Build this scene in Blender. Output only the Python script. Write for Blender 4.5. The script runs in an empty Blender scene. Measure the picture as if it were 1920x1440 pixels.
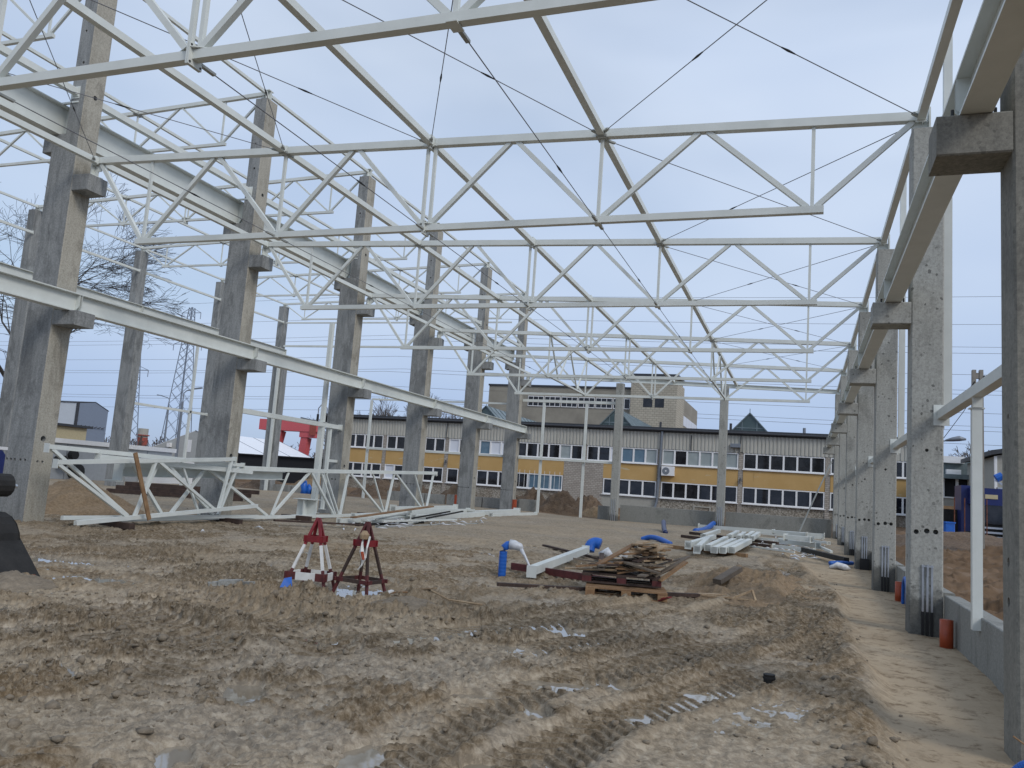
import bpy, bmesh, math, random
import numpy as np
from mathutils import Vector, Matrix
SC = bpy.context.scene
COL = SC.collection
R_ = math.radians
RND = random.Random(7)

# ------------------------------------------------------------------ camera
F_PX = 1517.0
YAW, PITCH, ROLL = 0.35083, 0.12688, 0.07106
CAMZ = 1.58
fwd = Vector((-math.sin(YAW) * math.cos(PITCH), math.cos(YAW) * math.cos(PITCH), math.sin(PITCH)))
rgt = Vector((math.cos(YAW), math.sin(YAW), 0))
upv = rgt.cross(fwd)
r2 = math.cos(ROLL) * rgt + math.sin(ROLL) * upv
u2 = -math.sin(ROLL) * rgt + math.cos(ROLL) * upv
cd = bpy.data.cameras.new('camera')
cam = bpy.data.objects.new('camera', cd)
COL.objects.link(cam)
m = Matrix((r2, u2, -fwd)).transposed().to_4x4()
m.translation = (0, 0, CAMZ)
cam.matrix_world = m
cd.sensor_width = 36.0
cd.lens = F_PX / 1920 * 36
cd.clip_start, cd.clip_end = 0.05, 6000
SC.camera = cam

# ------------------------------------------------------------------ world: thin broken overcast
SUN_EL, SUN_AZ = 38, 122          # degrees; azimuth measured from +Y towards +X
W = bpy.data.worlds.new('World')
SC.world = W
W.use_nodes = True
nt = W.node_tree
nt.nodes.clear()
def wn(t, **k):
    n = nt.nodes.new(t)
    for a, v in k.items(): setattr(n, a, v)
    return n
out = wn('ShaderNodeOutputWorld')
bg = wn('ShaderNodeBackground')
sky = wn('ShaderNodeTexSky', sky_type='NISHITA', sun_disc=False)
sky.sun_elevation = R_(SUN_EL); sky.sun_rotation = R_(SUN_AZ)
sky.air_density = 1.2; sky.dust_density = 1.5; sky.ozone_density = 2.0
tc = wn('ShaderNodeTexCoord')
mp = wn('ShaderNodeMapping'); mp.inputs['Scale'].default_value = (1.0, 1.0, 2.6); mp.inputs['Location'].default_value = (0.35, 0.1, 0.2)
nz = wn('ShaderNodeTexNoise'); nz.inputs['Scale'].default_value = 1.2; nz.inputs['Detail'].default_value = 4; nz.inputs['Roughness'].default_value = 0.45; nz.inputs['Distortion'].default_value = 0.4
rp = wn('ShaderNodeValToRGB'); rp.color_ramp.elements[0].position = 0.36; rp.color_ramp.elements[1].position = 0.60
rp.color_ramp.elements[0].color = (0.60, 0.60, 0.60, 1); rp.color_ramp.elements[1].color = (0.97, 0.97, 0.97, 1)
n2 = wn('ShaderNodeTexNoise'); n2.inputs['Scale'].default_value = 2.0; n2.inputs['Detail'].default_value = 3
cr = wn('ShaderNodeValToRGB'); cr.color_ramp.elements[0].position = 0.3; cr.color_ramp.elements[1].position = 0.72
cr.color_ramp.elements[0].color = (4.5, 5.4, 7.0, 1); cr.color_ramp.elements[1].color = (5.8, 6.55, 7.75, 1)
mx = wn('ShaderNodeMix', data_type='RGBA')
L = nt.links.new
L(tc.outputs['Generated'], mp.inputs['Vector']); L(mp.outputs['Vector'], nz.inputs['Vector']); L(mp.outputs['Vector'], n2.inputs['Vector'])
L(nz.outputs['Fac'], rp.inputs['Fac']); L(n2.outputs['Fac'], cr.inputs['Fac'])
L(rp.outputs['Color'], mx.inputs['Factor']); L(sky.outputs['Color'], mx.inputs['A']); L(cr.outputs['Color'], mx.inputs['B'])
sx = wn('ShaderNodeSeparateXYZ'); L(tc.outputs['Generated'], sx.inputs[0])
er = wn('ShaderNodeValToRGB'); er.color_ramp.elements[0].position = 0.0; er.color_ramp.elements[1].position = 0.55
er.color_ramp.elements[0].color = (0.56, 0.66, 0.82, 1); er.color_ramp.elements[1].color = (1.0, 1.0, 1.0, 1); e3 = er.color_ramp.elements.new(0.22); e3.color = (0.86, 0.90, 0.95, 1)
L(sx.outputs['Z'], er.inputs['Fac'])
mg = wn('ShaderNodeMix', data_type='RGBA', blend_type='MULTIPLY'); mg.inputs['Factor'].default_value = 1.0
L(cr.outputs['Color'], mg.inputs['A']); L(er.outputs['Color'], mg.inputs['B']); L(mg.outputs['Result'], mx.inputs['B'])
L(mx.outputs['Result'], bg.inputs['Color']); bg.inputs['Strength'].default_value = 0.1
L(bg.outputs['Background'], out.inputs['Surface'])

sl = bpy.data.lights.new('sun', 'SUN'); sl.energy = 1.1; sl.angle = R_(18); sl.color = (1.0, 0.96, 0.9)
sun = bpy.data.objects.new('sun', sl); COL.objects.link(sun)
sd = Vector((math.sin(R_(SUN_AZ)) * math.cos(R_(SUN_EL)), math.cos(R_(SUN_AZ)) * math.cos(R_(SUN_EL)), math.sin(R_(SUN_EL))))
sun.rotation_euler = (-sd).to_track_quat('-Z', 'Y').to_euler()
sun.location = sd * 60
SC.view_settings.view_transform = 'Standard'; SC.view_settings.look = 'None'
SC.view_settings.exposure = 0.32; SC.view_settings.gamma = 1.0; SC.view_settings.use_curve_mapping = False
SC.render.engine = 'CYCLES'
SC.cycles.use_denoising = True
SC.cycles.max_bounces = 6; SC.cycles.diffuse_bounces = 3; SC.cycles.glossy_bounces = 3
SC.cycles.sample_clamp_indirect = 4.0

# ------------------------------------------------------------------ materials
MATS = {}
class NT:
    def __init__(s, name):
        s.m = bpy.data.materials.new(name); s.m.use_nodes = True
        s.t = s.m.node_tree; s.b = s.t.nodes['Principled BSDF']; s.o = s.t.nodes['Material Output']
        s.tc = s.t.nodes.new('ShaderNodeTexCoord')
        MATS[name] = s.m
    def n(s, t, **k):
        q = s.t.nodes.new(t)
        for a, v in k.items(): setattr(q, a, v)
        return q
    def l(s, a, b): s.t.links.new(a, b)
    def vec(s, scale=(1, 1, 1), loc=(0, 0, 0), src='Object', jitter=False):
        q = s.n('ShaderNodeMapping'); q.inputs['Scale'].default_value = scale; q.inputs['Location'].default_value = loc
        if jitter:
            oi = s.n('ShaderNodeObjectInfo'); v = s.n('ShaderNodeVectorMath', operation='ADD'); sc = s.n('ShaderNodeMath', operation='MULTIPLY'); sc.inputs[1].default_value = 57.0
            s.l(oi.outputs['Random'], sc.inputs[0]); s.l(s.tc.outputs[src], v.inputs[0]); s.l(sc.outputs[0], v.inputs[1]); s.l(v.outputs[0], q.inputs['Vector'])
        else: s.l(s.tc.outputs[src], q.inputs['Vector'])
        return q.outputs['Vector']
    def noise(s, scale, detail=4, rough=0.55, vec=None, dist=0.0):
        q = s.n('ShaderNodeTexNoise'); q.inputs['Scale'].default_value = scale; q.inputs['Detail'].default_value = detail
        q.inputs['Roughness'].default_value = rough; q.inputs['Distortion'].default_value = dist
        if vec is not None: s.l(vec, q.inputs['Vector'])
        return q.outputs['Fac']
    def ramp(s, fac, stops):
        q = s.n('ShaderNodeValToRGB'); e = q.color_ramp.elements
        while len(e) < len(stops): e.new(0.5)
        for i, (p, c) in enumerate(stops):
            e[i].position = p; e[i].color = (c, c, c, 1) if isinstance(c, (int, float)) else (*c, 1)
        s.l(fac, q.inputs['Fac']); return q.outputs['Color']
    def mix(s, fac, a, b, bt='MIX'):
        q = s.n('ShaderNodeMix', data_type='RGBA', blend_type=bt)
        for k, v in (('Factor', fac), ('A', a), ('B', b)):
            if hasattr(v, 'is_linked'): s.l(v, q.inputs[k])
            elif k == 'Factor': q.inputs[k].default_value = v
            else: q.inputs[k].default_value = (*v, 1)
        return q.outputs['Result']
    def math(s, op, a, b=0.0):
        q = s.n('ShaderNodeMath', operation=op)
        for i, v in enumerate((a, b)):
            if hasattr(v, 'is_linked'): s.l(v, q.inputs[i])
            else: q.inputs[i].default_value = v
        return q.outputs[0]
    def col(s, c):
        if hasattr(c, 'is_linked'): s.l(c, s.b.inputs['Base Color'])
        else: s.b.inputs['Base Color'].default_value = (*c, 1)
    def set(s, **k):
        for a, v in k.items():
            i = s.b.inputs[a.replace('_', ' ')]
            if hasattr(v, 'is_linked'): s.l(v, i)
            else: i.default_value = v
    def bump(s, h, strength=0.3, dist=0.02):
        q = s.n('ShaderNodeBump'); q.inputs['Strength'].default_value = strength; q.inputs['Distance'].default_value = dist
        s.l(h, q.inputs['Height']); s.l(q.outputs['Normal'], s.b.inputs['Normal'])

def mat_plain(name, c, rough=0.6, metal=0.0, var=0.12, scale=6.0, bump=0.0):
    t = NT(name); v = t.vec(jitter=True)
    n = t.noise(scale, 5, 0.6, v)
    lo = tuple(x * (1 - var) for x in c); hi = tuple(min(1, x * (1 + var)) for x in c)
    t.col(t.ramp(n, [(0.3, lo), (0.7, hi)])); t.set(Roughness=rough, Metallic=metal)
    if bump: t.bump(t.noise(scale * 6, 3, 0.6, v), bump, 0.01)
    return t.m

def mat_concrete(name, base, dark, spots=0.0, streak=0.5, tan=None, damp=False, blotch=0.4):
    t = NT(name)
    v = t.vec(jitter=True); vs = t.vec((5.0, 5.0, 0.75), jitter=True)
    big = t.noise(0.9, 5, 0.6, v); st = t.noise(1.6, 7, 0.75, vs, 0.3); fine = t.noise(30, 6, 0.8, v)
    c = t.mix(t.ramp(st, [(0.36, 1.0), (0.56, 0.0)]), base, dark)
    c = t.mix(streak, base, c)
    if tan: c = t.mix(t.ramp(big, [(0.45, 0.0), (0.6, 0.75)]), c, tan)
    c = t.mix(t.ramp(t.noise(0.8, 7, 0.7, t.vec((1.4, 1.4, 0.7), (5, 1, 2), jitter=True), 0.6), [(0.40, blotch), (0.47, 0.0)]), c, tuple(x * 0.5 for x in dark))
    if damp:
        sz = t.n('ShaderNodeSeparateXYZ'); t.l(t.tc.outputs['Object'], sz.inputs[0])
        edge = t.math('ADD', sz.outputs['Z'], t.math('MULTIPLY', t.math('SUBTRACT', t.noise(4.0, 6, 0.7, v), 0.5), 0.9))
        c = t.mix(t.ramp(edge, [(0.45, 0.92), (0.62, 0.0)]), c, tuple(x * 0.42 for x in dark))
    c = t.mix(1.0, c, t.ramp(fine, [(0.34, 0.60), (0.60, 1.0)]), 'MULTIPLY')
    h = t.math('ADD', t.noise(5.0, 4, 0.6, vs), t.math('MULTIPLY', fine, 0.4))
    if spots:
        vo = t.n('ShaderNodeTexVoronoi', feature='F1'); vo.inputs['Scale'].default_value = 14.0; vo.inputs['Randomness'].default_value = 1.0
        dv = t.n('ShaderNodeVectorMath', operation='ADD'); t.l(v, dv.inputs[0])
        nn = t.n('ShaderNodeTexNoise'); nn.inputs['Scale'].default_value = 14; t.l(v, nn.inputs['Vector'])
        sc = t.n('ShaderNodeVectorMath', operation='SCALE'); t.l(nn.outputs['Color'], sc.inputs[0]); sc.inputs['Scale'].default_value = 0.06; t.l(sc.outputs[0], dv.inputs[1])
        t.l(dv.outputs[0], vo.inputs['Vector'])
        wn_ = t.n('ShaderNodeTexWhiteNoise'); t.l(vo.outputs['Position'], wn_.inputs['Vector'])
        size = t.math('MULTIPLY', t.math('POWER', wn_.outputs['Value'], 5.0), 0.42)
        sp = t.math('LESS_THAN', vo.outputs['Distance'], size)
        where = t.ramp(t.noise(1.1, 3, 0.5, v), [(0.42, 0.0), (0.55, spots)])
        c = t.mix(t.math('MULTIPLY', sp, where), c, tuple(x * 0.33 for x in dark))
    t.col(c); t.set(Roughness=0.82)
    t.bump(h, 0.22, 0.012)
    return t.m

mat_concrete('concrete_right', (0.42, 0.42, 0.385), (0.29, 0.29, 0.265), spots=0.8, streak=0.5, damp=True)
mat_concrete('concrete_mid', (0.33, 0.337, 0.33), (0.18, 0.187, 0.187), streak=0.75, blotch=0.42)
mat_concrete('concrete_wall', (0.29, 0.29, 0.265), (0.21, 0.21, 0.19), streak=0.3)
mat_concrete('concrete_tan_lit', (0.43, 0.405, 0.34), (0.28, 0.25, 0.20), streak=0.7, tan=(0.47, 0.44, 0.37))
mat_concrete('concrete_shaded', (0.25, 0.24, 0.205), (0.165, 0.158, 0.138), spots=0.4, streak=0.6)  # darker concrete for the nearest column: its shade is put into the colour
mat_concrete('concrete_block', (0.32, 0.32, 0.30), (0.23, 0.23, 0.215), streak=0.3)

def mat_steel():
    t = NT('white_steel'); v = t.vec(jitter=True)
    n = t.noise(2.2, 5, 0.65, v); f = t.noise(26, 3, 0.7, v)
    c = t.ramp(n, [(0.3, (0.60, 0.625, 0.59)), (0.7, (0.69, 0.715, 0.68))])
    c = t.mix(t.ramp(f, [(0.64, 0.0), (0.78, 0.18)]), c, (0.42, 0.40, 0.34))
    t.col(c); t.set(Roughness=0.45); t.bump(t.noise(60, 2, 0.5, v), 0.05, 0.004)
mat_steel()
mat_plain('grey_steel', (0.33, 0.345, 0.33), 0.5, 0.0, 0.15)
mat_plain('galvanised', (0.55, 0.57, 0.60), 0.35, 0.85, 0.15)
mat_plain('cable', (0.17, 0.17, 0.185), 0.45, 0.3, 0.1)
mat_plain('black_rubber', (0.012, 0.012, 0.013), 0.5)
mat_plain('machine_black', (0.012, 0.011, 0.010), 0.75, 0.0, 0.6, 5.0, 0.6)
mat_plain('machine_blue', (0.012, 0.022, 0.12), 0.35)
mat_plain('red_paint', (0.20, 0.012, 0.016), 0.5, 0.0, 0.35, 9.0)
mat_plain('dark_red_wood', (0.095, 0.020, 0.020), 0.7, 0.0, 0.4, 9.0)
mat_plain('white_paint', (0.70, 0.69, 0.66), 0.55, 0.0, 0.12)
mat_plain('blue_plastic', (0.012, 0.11, 0.46), 0.35)
mat_plain('dark_blue_plastic', (0.012, 0.025, 0.10), 0.4)
mat_plain('orange_plastic', (0.34, 0.058, 0.018), 0.45, 0.0, 0.2, 5.0)
mat_plain('clear_film', (0.62, 0.63, 0.65), 0.25, 0.0, 0.2, 12.0, 0.4)
mat_plain('roof_dark', (0.040, 0.043, 0.050), 0.55, 0.0, 0.2)
mat_plain('roof_metal', (0.16, 0.20, 0.21), 0.45, 0.2, 0.25, 2.0)
mat_plain('frame_white', (0.78, 0.78, 0.78), 0.4, 0.0, 0.04)
mat_plain('red_machine', (0.60, 0.11, 0.12), 0.45, 0.0, 0.1)
mat_plain('tarp_white', (0.80, 0.82, 0.86), 0.5, 0.0, 0.04)
mat_plain('tarp_grey', (0.40, 0.41, 0.40), 0.6, 0.0, 0.08)
mat_plain('dark_interior', (0.010, 0.010, 0.013), 0.8)
mat_plain('warehouse_white', (0.58, 0.62, 0.66), 0.5, 0.0, 0.05)
mat_plain('warehouse_shade', (0.20, 0.24, 0.31), 0.5, 0.0, 0.05)  # pale warehouse wall on its shadow side, shade painted as darker blue-grey
mat_plain('yellow_wall', (0.48, 0.34, 0.13), 0.8, 0.0, 0.08)
mat_plain('pylon_steel', (0.22, 0.25, 0.30), 0.5, 0.3, 0.1)
mat_plain('lamp_grey', (0.20, 0.22, 0.25), 0.4, 0.3, 0.1)
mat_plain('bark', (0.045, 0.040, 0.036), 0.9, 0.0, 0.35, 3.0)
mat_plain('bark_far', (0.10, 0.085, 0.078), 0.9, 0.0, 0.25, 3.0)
mat_plain('rust', (0.16, 0.055, 0.03), 0.8, 0.0, 0.4)
mat_plain('panel_grey', (0.34, 0.36, 0.38), 0.5, 0.0, 0.07)
mat_plain('stucco', (0.36, 0.35, 0.31), 0.85, 0.0, 0.1)
mat_plain('pole_concrete', (0.26, 0.24, 0.21), 0.85, 0.0, 0.15)
mat_plain('chimney_red', (0.30, 0.07, 0.05), 0.8, 0.0, 0.2)
mat_plain('cream_wall', (0.50, 0.43, 0.27), 0.8, 0.0, 0.08)
mat_plain('tan_crate', (0.55, 0.33, 0.17), 0.75)

def mat_wood(name, a, b):
    t = NT(name); v = t.vec((3, 3, 3), jitter=True); g = t.vec((40, 40, 3), jitter=True)
    c = t.ramp(t.noise(1.2, 4, 0.6, v), [(0.3, a), (0.7, b)])
    c = t.mix(t.ramp(t.noise(2.0, 4, 0.7, g), [(0.4, 0.45), (0.6, 0.0)]), c, tuple(x * 0.45 for x in a))
    t.col(c); t.set(Roughness=0.75); t.bump(t.noise(3.0, 3, 0.6, g), 0.3, 0.004)
mat_wood('wood_tan', (0.20, 0.105, 0.048), (0.36, 0.225, 0.115))
mat_wood('wood_pale', (0.30, 0.20, 0.11), (0.48, 0.36, 0.23))
mat_wood('wood_dark', (0.035, 0.020, 0.016), (0.095, 0.058, 0.042))
mat_wood('wood_grey', (0.115, 0.09, 0.066), (0.20, 0.16, 0.12))

def mat_plaster():
    t = NT('ochre_plaster'); v = t.vec(jitter=True)
    c = t.ramp(t.noise(0.8, 5, 0.6, v), [(0.35, (0.48, 0.305, 0.115)), (0.7, (0.53, 0.345, 0.14))])
    pe = t.ramp(t.noise(1.3, 4, 0.55, t.vec((0.7, 1, 2.6), jitter=True), 0.8), [(0.665, 0.0), (0.69, 1.0)])
    c = t.mix(t.math('MULTIPLY', pe, 0.7), c, (0.52, 0.46, 0.32))
    st = t.noise(2.0, 4, 0.6, t.vec((3, 3, 0.3), jitter=True))
    c = t.mix(t.ramp(st, [(0.62, 0.0), (0.75, 0.4)]), c, (0.24, 0.14, 0.05))
    t.col(c); t.set(Roughness=0.85)
mat_plaster()
def mat_pebble():
    t = NT('pebbledash'); v = t.vec()
    vo = t.n('ShaderNodeTexVoronoi'); vo.inputs['Scale'].default_value = 11.0; t.l(v, vo.inputs['Vector'])
    c = t.ramp(vo.outputs['Color'], [(0.25, (0.18, 0.16, 0.13)), (0.5, (0.28, 0.255, 0.21)), (0.8, (0.40, 0.37, 0.32))])
    c = t.mix(t.ramp(t.noise(0.5, 4, 0.6, v), [(0.45, 0.0), (0.68, 0.55)]), c, (0.17, 0.12, 0.075))
    t.col(c); t.set(Roughness=0.9); t.bump(vo.outputs['Distance'], 0.6, 0.04)
mat_pebble()
def mat_brick(name, c1, c2, mortar, sx):
    t = NT(name); v = t.vec((1, 1, 1))
    sp = t.n('ShaderNodeSeparateXYZ'); t.l(v, sp.inputs[0]); cb = t.n('ShaderNodeCombineXYZ')
    t.l(t.math('ADD', sp.outputs['X'], sp.outputs['Y']), cb.inputs['X']); t.l(sp.outputs['Z'], cb.inputs['Y'])
    b = t.n('ShaderNodeTexBrick'); b.inputs['Scale'].default_value = sx; b.inputs['Color1'].default_value = (*c1, 1); b.inputs['Color2'].default_value = (*c2, 1); b.inputs['Mortar'].default_value = (*mortar, 1)
    b.inputs['Mortar Size'].default_value = 0.03; b.inputs['Brick Width'].default_value = 0.52; b.inputs['Row Height'].default_value = 0.26
    t.l(cb.outputs[0], b.inputs['Vector'])
    n = t.noise(0.6, 5, 0.6, v)
    t.col(t.mix(t.ramp(n, [(0.4, 0.0), (0.7, 0.45)]), b.outputs['Color'], tuple(x * 0.6 for x in c1))); t.set(Roughness=0.85)
    t.bump(b.outputs['Fac'], -0.4, 0.02)
mat_brick('silicate_brick', (0.44, 0.40, 0.35), (0.34, 0.30, 0.26), (0.20, 0.18, 0.155), 1.7)
mat_brick('pale_brick', (0.50, 0.46, 0.37), (0.43, 0.39, 0.31), (0.28, 0.255, 0.21), 0.85)
def mat_render():
    t = NT('old_render'); v = t.vec()
    c = t.ramp(t.noise(0.35, 6, 0.65, v), [(0.3, (0.22, 0.20, 0.165)), (0.7, (0.33, 0.305, 0.25))])
    ln = t.noise(1.0, 3, 0.6, t.vec((0.05, 0.05, 1.6)))
    c = t.mix(t.ramp(ln, [(0.58, 0.0), (0.66, 0.45)]), c, (0.15, 0.135, 0.11))
    t.col(c); t.set(Roughness=0.9)
mat_render()
def mat_cladding():
    t = NT('cladding'); v = t.vec()
    c = t.ramp(t.noise(0.5, 5, 0.6, v), [(0.3, (0.40, 0.39, 0.345)), (0.7, (0.48, 0.47, 0.42))])
    st = t.noise(2.0, 4, 0.6, t.vec((3, 3, 0.25)))
    c = t.mix(t.ramp(st, [(0.6, 0.0), (0.75, 0.5)]), c, (0.19, 0.155, 0.10))
    t.col(c); t.set(Roughness=0.6)
mat_cladding()
def mat_glass(name, c, rough=0.04, streak=None):
    t = NT(name); v = t.vec(jitter=True)
    n = t.noise(1.3, 4, 0.6, v)
    hi = streak or tuple(x * 1.8 for x in c)
    t.col(t.ramp(n, [(0.45, c), (0.75, hi)])); t.set(Roughness=rough)
mat_glass('glass_dark', (0.010, 0.010, 0.012), 0.04, (0.035, 0.035, 0.04))
mat_glass('glass_blind', (0.30, 0.34, 0.34), 0.15, (0.38, 0.42, 0.42))
mat_glass('glass_blue', (0.10, 0.17, 0.23), 0.08, (0.17, 0.24, 0.30))
mat_glass('glass_green', (0.055, 0.085, 0.085), 0.1, (0.10, 0.13, 0.13))
mat_glass('panel_white', (0.66, 0.69, 0.75), 0.5, (0.70, 0.73, 0.79))

def mat_mud():
    t = NT('mud'); v = t.vec()
    big = t.noise(0.22, 5, 0.6, v); mid = t.noise(1.3, 6, 0.65, v, 0.6); fine = t.noise(13, 7, 0.78, v, 0.3)
    g1 = (0.265, 0.214, 0.150); g2 = (0.415, 0.345, 0.255); grey = (0.335, 0.293, 0.238)
    d1 = (0.075, 0.053, 0.031); d2 = (0.170, 0.124, 0.075); ochre = (0.24, 0.158, 0.080)
    flat = t.ramp(mid, [(0.32, g1), (0.68, g2)])
    flat = t.mix(t.ramp(t.noise(0.35, 4, 0.6, t.vec(loc=(13, 7, 0))), [(0.45, 0.0), (0.62, 0.8)]), flat, grey)
    brown = t.ramp(t.noise(3.1, 6, 0.7, v, 0.5), [(0.32, d1), (0.66, d2)])
    brown = t.mix(t.ramp(big, [(0.46, 0.0), (0.62, 0.7)]), brown, ochre)
    ch = t.n('ShaderNodeAttribute', attribute_name='churn')
    c = t.mix(t.math('MULTIPLY', t.ramp(t.math('ADD', ch.outputs['Fac'], t.math('MULTIPLY', t.math('SUBTRACT', fine, 0.5), 0.5)), [(0.30, 0.0), (0.62, 1.0)]), 0.9), flat, brown)
    c = t.mix(0.50, c, t.ramp(fine, [(0.40, (0.055, 0.040, 0.025)), (0.50, (0.235, 0.186, 0.128)), (0.64, (0.50, 0.43, 0.33))]))
    at = t.n('ShaderNodeAttribute', attribute_name='sand')
    sand = t.ramp(t.noise(0.8, 6, 0.65, t.vec(loc=(3, 3, 3))), [(0.3, (0.33, 0.26, 0.178)), (0.7, (0.44, 0.355, 0.25))])
    sand = t.mix(t.ramp(t.noise(4.5, 7, 0.78, v, 0.4), [(0.50, 0.0), (0.64, 0.85)]), sand, (0.15, 0.105, 0.062))
    c = t.mix(at.outputs['Fac'], c, sand)
    so = t.n('ShaderNodeAttribute', attribute_name='soil')
    soil = t.ramp(t.noise(0.7, 6, 0.7, v), [(0.3, (0.10, 0.062, 0.036)), (0.55, (0.165, 0.108, 0.066)), (0.75, (0.235, 0.175, 0.13))])
    c = t.mix(so.outputs['Fac'], c, soil)
    t.col(c)
    we = t.n('ShaderNodeAttribute', attribute_name='wet')
    ro = t.math('SUBTRACT', 0.92, t.math('MULTIPLY', we.outputs['Fac'], 0.58))
    t.set(Roughness=ro)
    t.l(t.math('ADD', 0.10, t.math('MULTIPLY', we.outputs['Fac'], 0.45)), t.b.inputs['Specular IOR Level'])
    t.bump(t.math('MULTIPLY', t.math('ADD', t.math('ABSOLUTE', t.math('SUBTRACT', t.noise(9, 7, 0.7, v, 0.6), 0.5)), t.math('MULTIPLY', fine, 0.4)), t.math('ADD', 0.25, t.math('MULTIPLY', ch.outputs['Fac'], 0.75))), 0.6, 0.05)
mat_mud()
def mat_earth(name, a, b, c3):
    t = NT(name); v = t.vec()
    c = t.ramp(t.noise(2.2, 7, 0.72, v, 0.5), [(0.3, a), (0.52, b), (0.72, c3)])
    c = t.mix(0.4, c, t.ramp(t.noise(15, 5, 0.75, v), [(0.36, tuple(x * 0.5 for x in a)), (0.66, tuple(x * 1.2 for x in c3))]))
    t.col(c); t.set(Roughness=0.9); t.bump(t.noise(9, 6, 0.75, v), 0.7, 0.06)
mat_earth('sand_heap', (0.17, 0.115, 0.065), (0.25, 0.175, 0.10), (0.32, 0.235, 0.15))
mat_earth('brown_heap', (0.065, 0.040, 0.025), (0.13, 0.085, 0.053), (0.23, 0.165, 0.11))
mat_earth('clod', (0.17, 0.135, 0.094), (0.23, 0.187, 0.135), (0.29, 0.238, 0.175))
def mat_water():
    t = NT('puddle_water'); v = t.vec()
    t.col(t.ramp(t.noise(2.0, 3, 0.5, v), [(0.3, (0.20, 0.165, 0.12)), (0.7, (0.27, 0.235, 0.185))]))
    t.set(Roughness=0.03); t.b.inputs['IOR'].default_value = 1.75; t.b.inputs['Specular IOR Level'].default_value = 0.9
    t.bump(t.noise(9, 2, 0.5, v), 0.03, 0.01)
mat_water()

# ------------------------------------------------------------------ geometry helpers
class MB:
    def __init__(s): s.v = []; s.f = []
    def add(s, vs, fs):
        o = len(s.v); s.v += [tuple(p) for p in vs]; s.f += [tuple(i + o for i in q) for q in fs]
    def box(s, lo, hi):
        (a, b, c), (d, e, f) = lo, hi
        s.add([(a, b, c), (d, b, c), (d, e, c), (a, e, c), (a, b, f), (d, b, f), (d, e, f), (a, e, f)],
              [(3, 2, 1, 0), (4, 5, 6, 7), (0, 1, 5, 4), (1, 2, 6, 5), (2, 3, 7, 6), (3, 0, 4, 7)])
    def frame(s, p, q, up=(0, 0, 1)):
        p, q = Vector(p), Vector(q); d = (q - p); L_ = d.length; d = d.normalized(); u = Vector(up)
        if abs(d.dot(u)) > 0.98: u = Vector((0, 1, 0)) if abs(d.y) < 0.9 else Vector((1, 0, 0))
        x = d.cross(u).normalized(); u = x.cross(d).normalized()
        return p, d, x, u, L_
    def ext(s, p, q, prof, up=(0, 0, 1), prof2=None):
        """extrude a closed 2-d profile (side, up) from p to q"""
        p, d, x, u, L_ = s.frame(p, q, up); n = len(prof); pr2 = prof2 or prof
        vs = [p + x * a + u * b for a, b in prof] + [p + d * L_ + x * a + u * b for a, b in pr2]
        fs = [(i, (i + 1) % n, n + (i + 1) % n, n + i) for i in range(n)] + [tuple(range(n))[::-1], tuple(range(n, 2 * n))]
        s.add(vs, fs)
    def bar(s, p, q, w, h=None, up=(0, 0, 1), ch=0.0):
        h = h or w; a, b = w / 2, h / 2
        if ch: pr = [(-a + ch, -b), (a - ch, -b), (a, -b + ch), (a, b - ch), (a - ch, b), (-a + ch, b), (-a, b - ch), (-a, -b + ch)]
        else: pr = [(-a, -b), (a, -b), (a, b), (-a, b)]
        s.ext(p, q, pr, up)
    def ibeam(s, p, q, h, b, tf=0.02, tw=0.014, up=(0, 0, 1)):
        B, H, w = b / 2, h / 2, tw / 2
        s.ext(p, q, [(-B, -H), (B, -H), (B, -H + tf), (w, -H + tf), (w, H - tf), (B, H - tf), (B, H), (-B, H), (-B, H - tf), (-w, H - tf), (-w, -H + tf), (-B, -H + tf)], up)
    def cyl(s, p, q, r, n=10, r2=None):
        pr = [(math.cos(i * 2 * math.pi / n) * r, math.sin(i * 2 * math.pi / n) * r) for i in range(n)]
        k = (r2 if r2 is not None else r) / r
        s.ext(p, q, pr, prof2=[(a * k, b * k) for a, b in pr])
    def tube(s, pts, r, n=6, rs=None):
        pts = [Vector(p) for p in pts]; rings = []; o = len(s.v); ref = Vector((0.3, 0.2, 1))
        for i, p in enumerate(pts):
            d = (pts[min(i + 1, len(pts) - 1)] - pts[max(i - 1, 0)]).normalized()
            x = d.cross(ref)
            if x.length < 1e-3: x = d.cross(Vector((1, 0, 0)))
            x.normalize(); u = x.cross(d); rr = rs[i] if rs else r
            s.v += [tuple(p + x * math.cos(k * 2 * math.pi / n) * rr + u * math.sin(k * 2 * math.pi / n) * rr) for k in range(n)]
        for i in range(len(pts) - 1):
            for k in range(n):
                a, b = o + i * n + k, o + i * n + (k + 1) % n
                s.f.append((a, b, b + n, a + n))
        s.f.append(tuple(o + k for k in range(n))[::-1]); s.f.append(tuple(o + (len(pts) - 1) * n + k for k in range(n)))
    def poly(s, pts, t, axis):
        """flat polygon given as 3-d points, thickened by vector axis*t"""
        a = Vector(axis) * t; n = len(pts)
        vs = [Vector(p) for p in pts] + [Vector(p) + a for p in pts]
        s.add(vs, [tuple(range(n))[::-1], tuple(range(n, 2 * n))] + [(i, (i + 1) % n, n + (i + 1) % n, n + i) for i in range(n)])
    def mesh(s, name, mat, smooth=False):
        me = bpy.data.meshes.new(name); me.from_pydata(s.v, [], s.f)
        bm = bmesh.new(); bm.from_mesh(me); bmesh.ops.recalc_face_normals(bm, faces=bm.faces); bm.to_mesh(me); bm.free()
        me.materials.append(MATS[mat])
        if smooth:
            for p in me.polygons: p.use_smooth = True
        return me
CACHE = {}
def link(o, parent=None):
    COL.objects.link(o)
    if parent is not None: o.parent = parent
    return o
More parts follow.
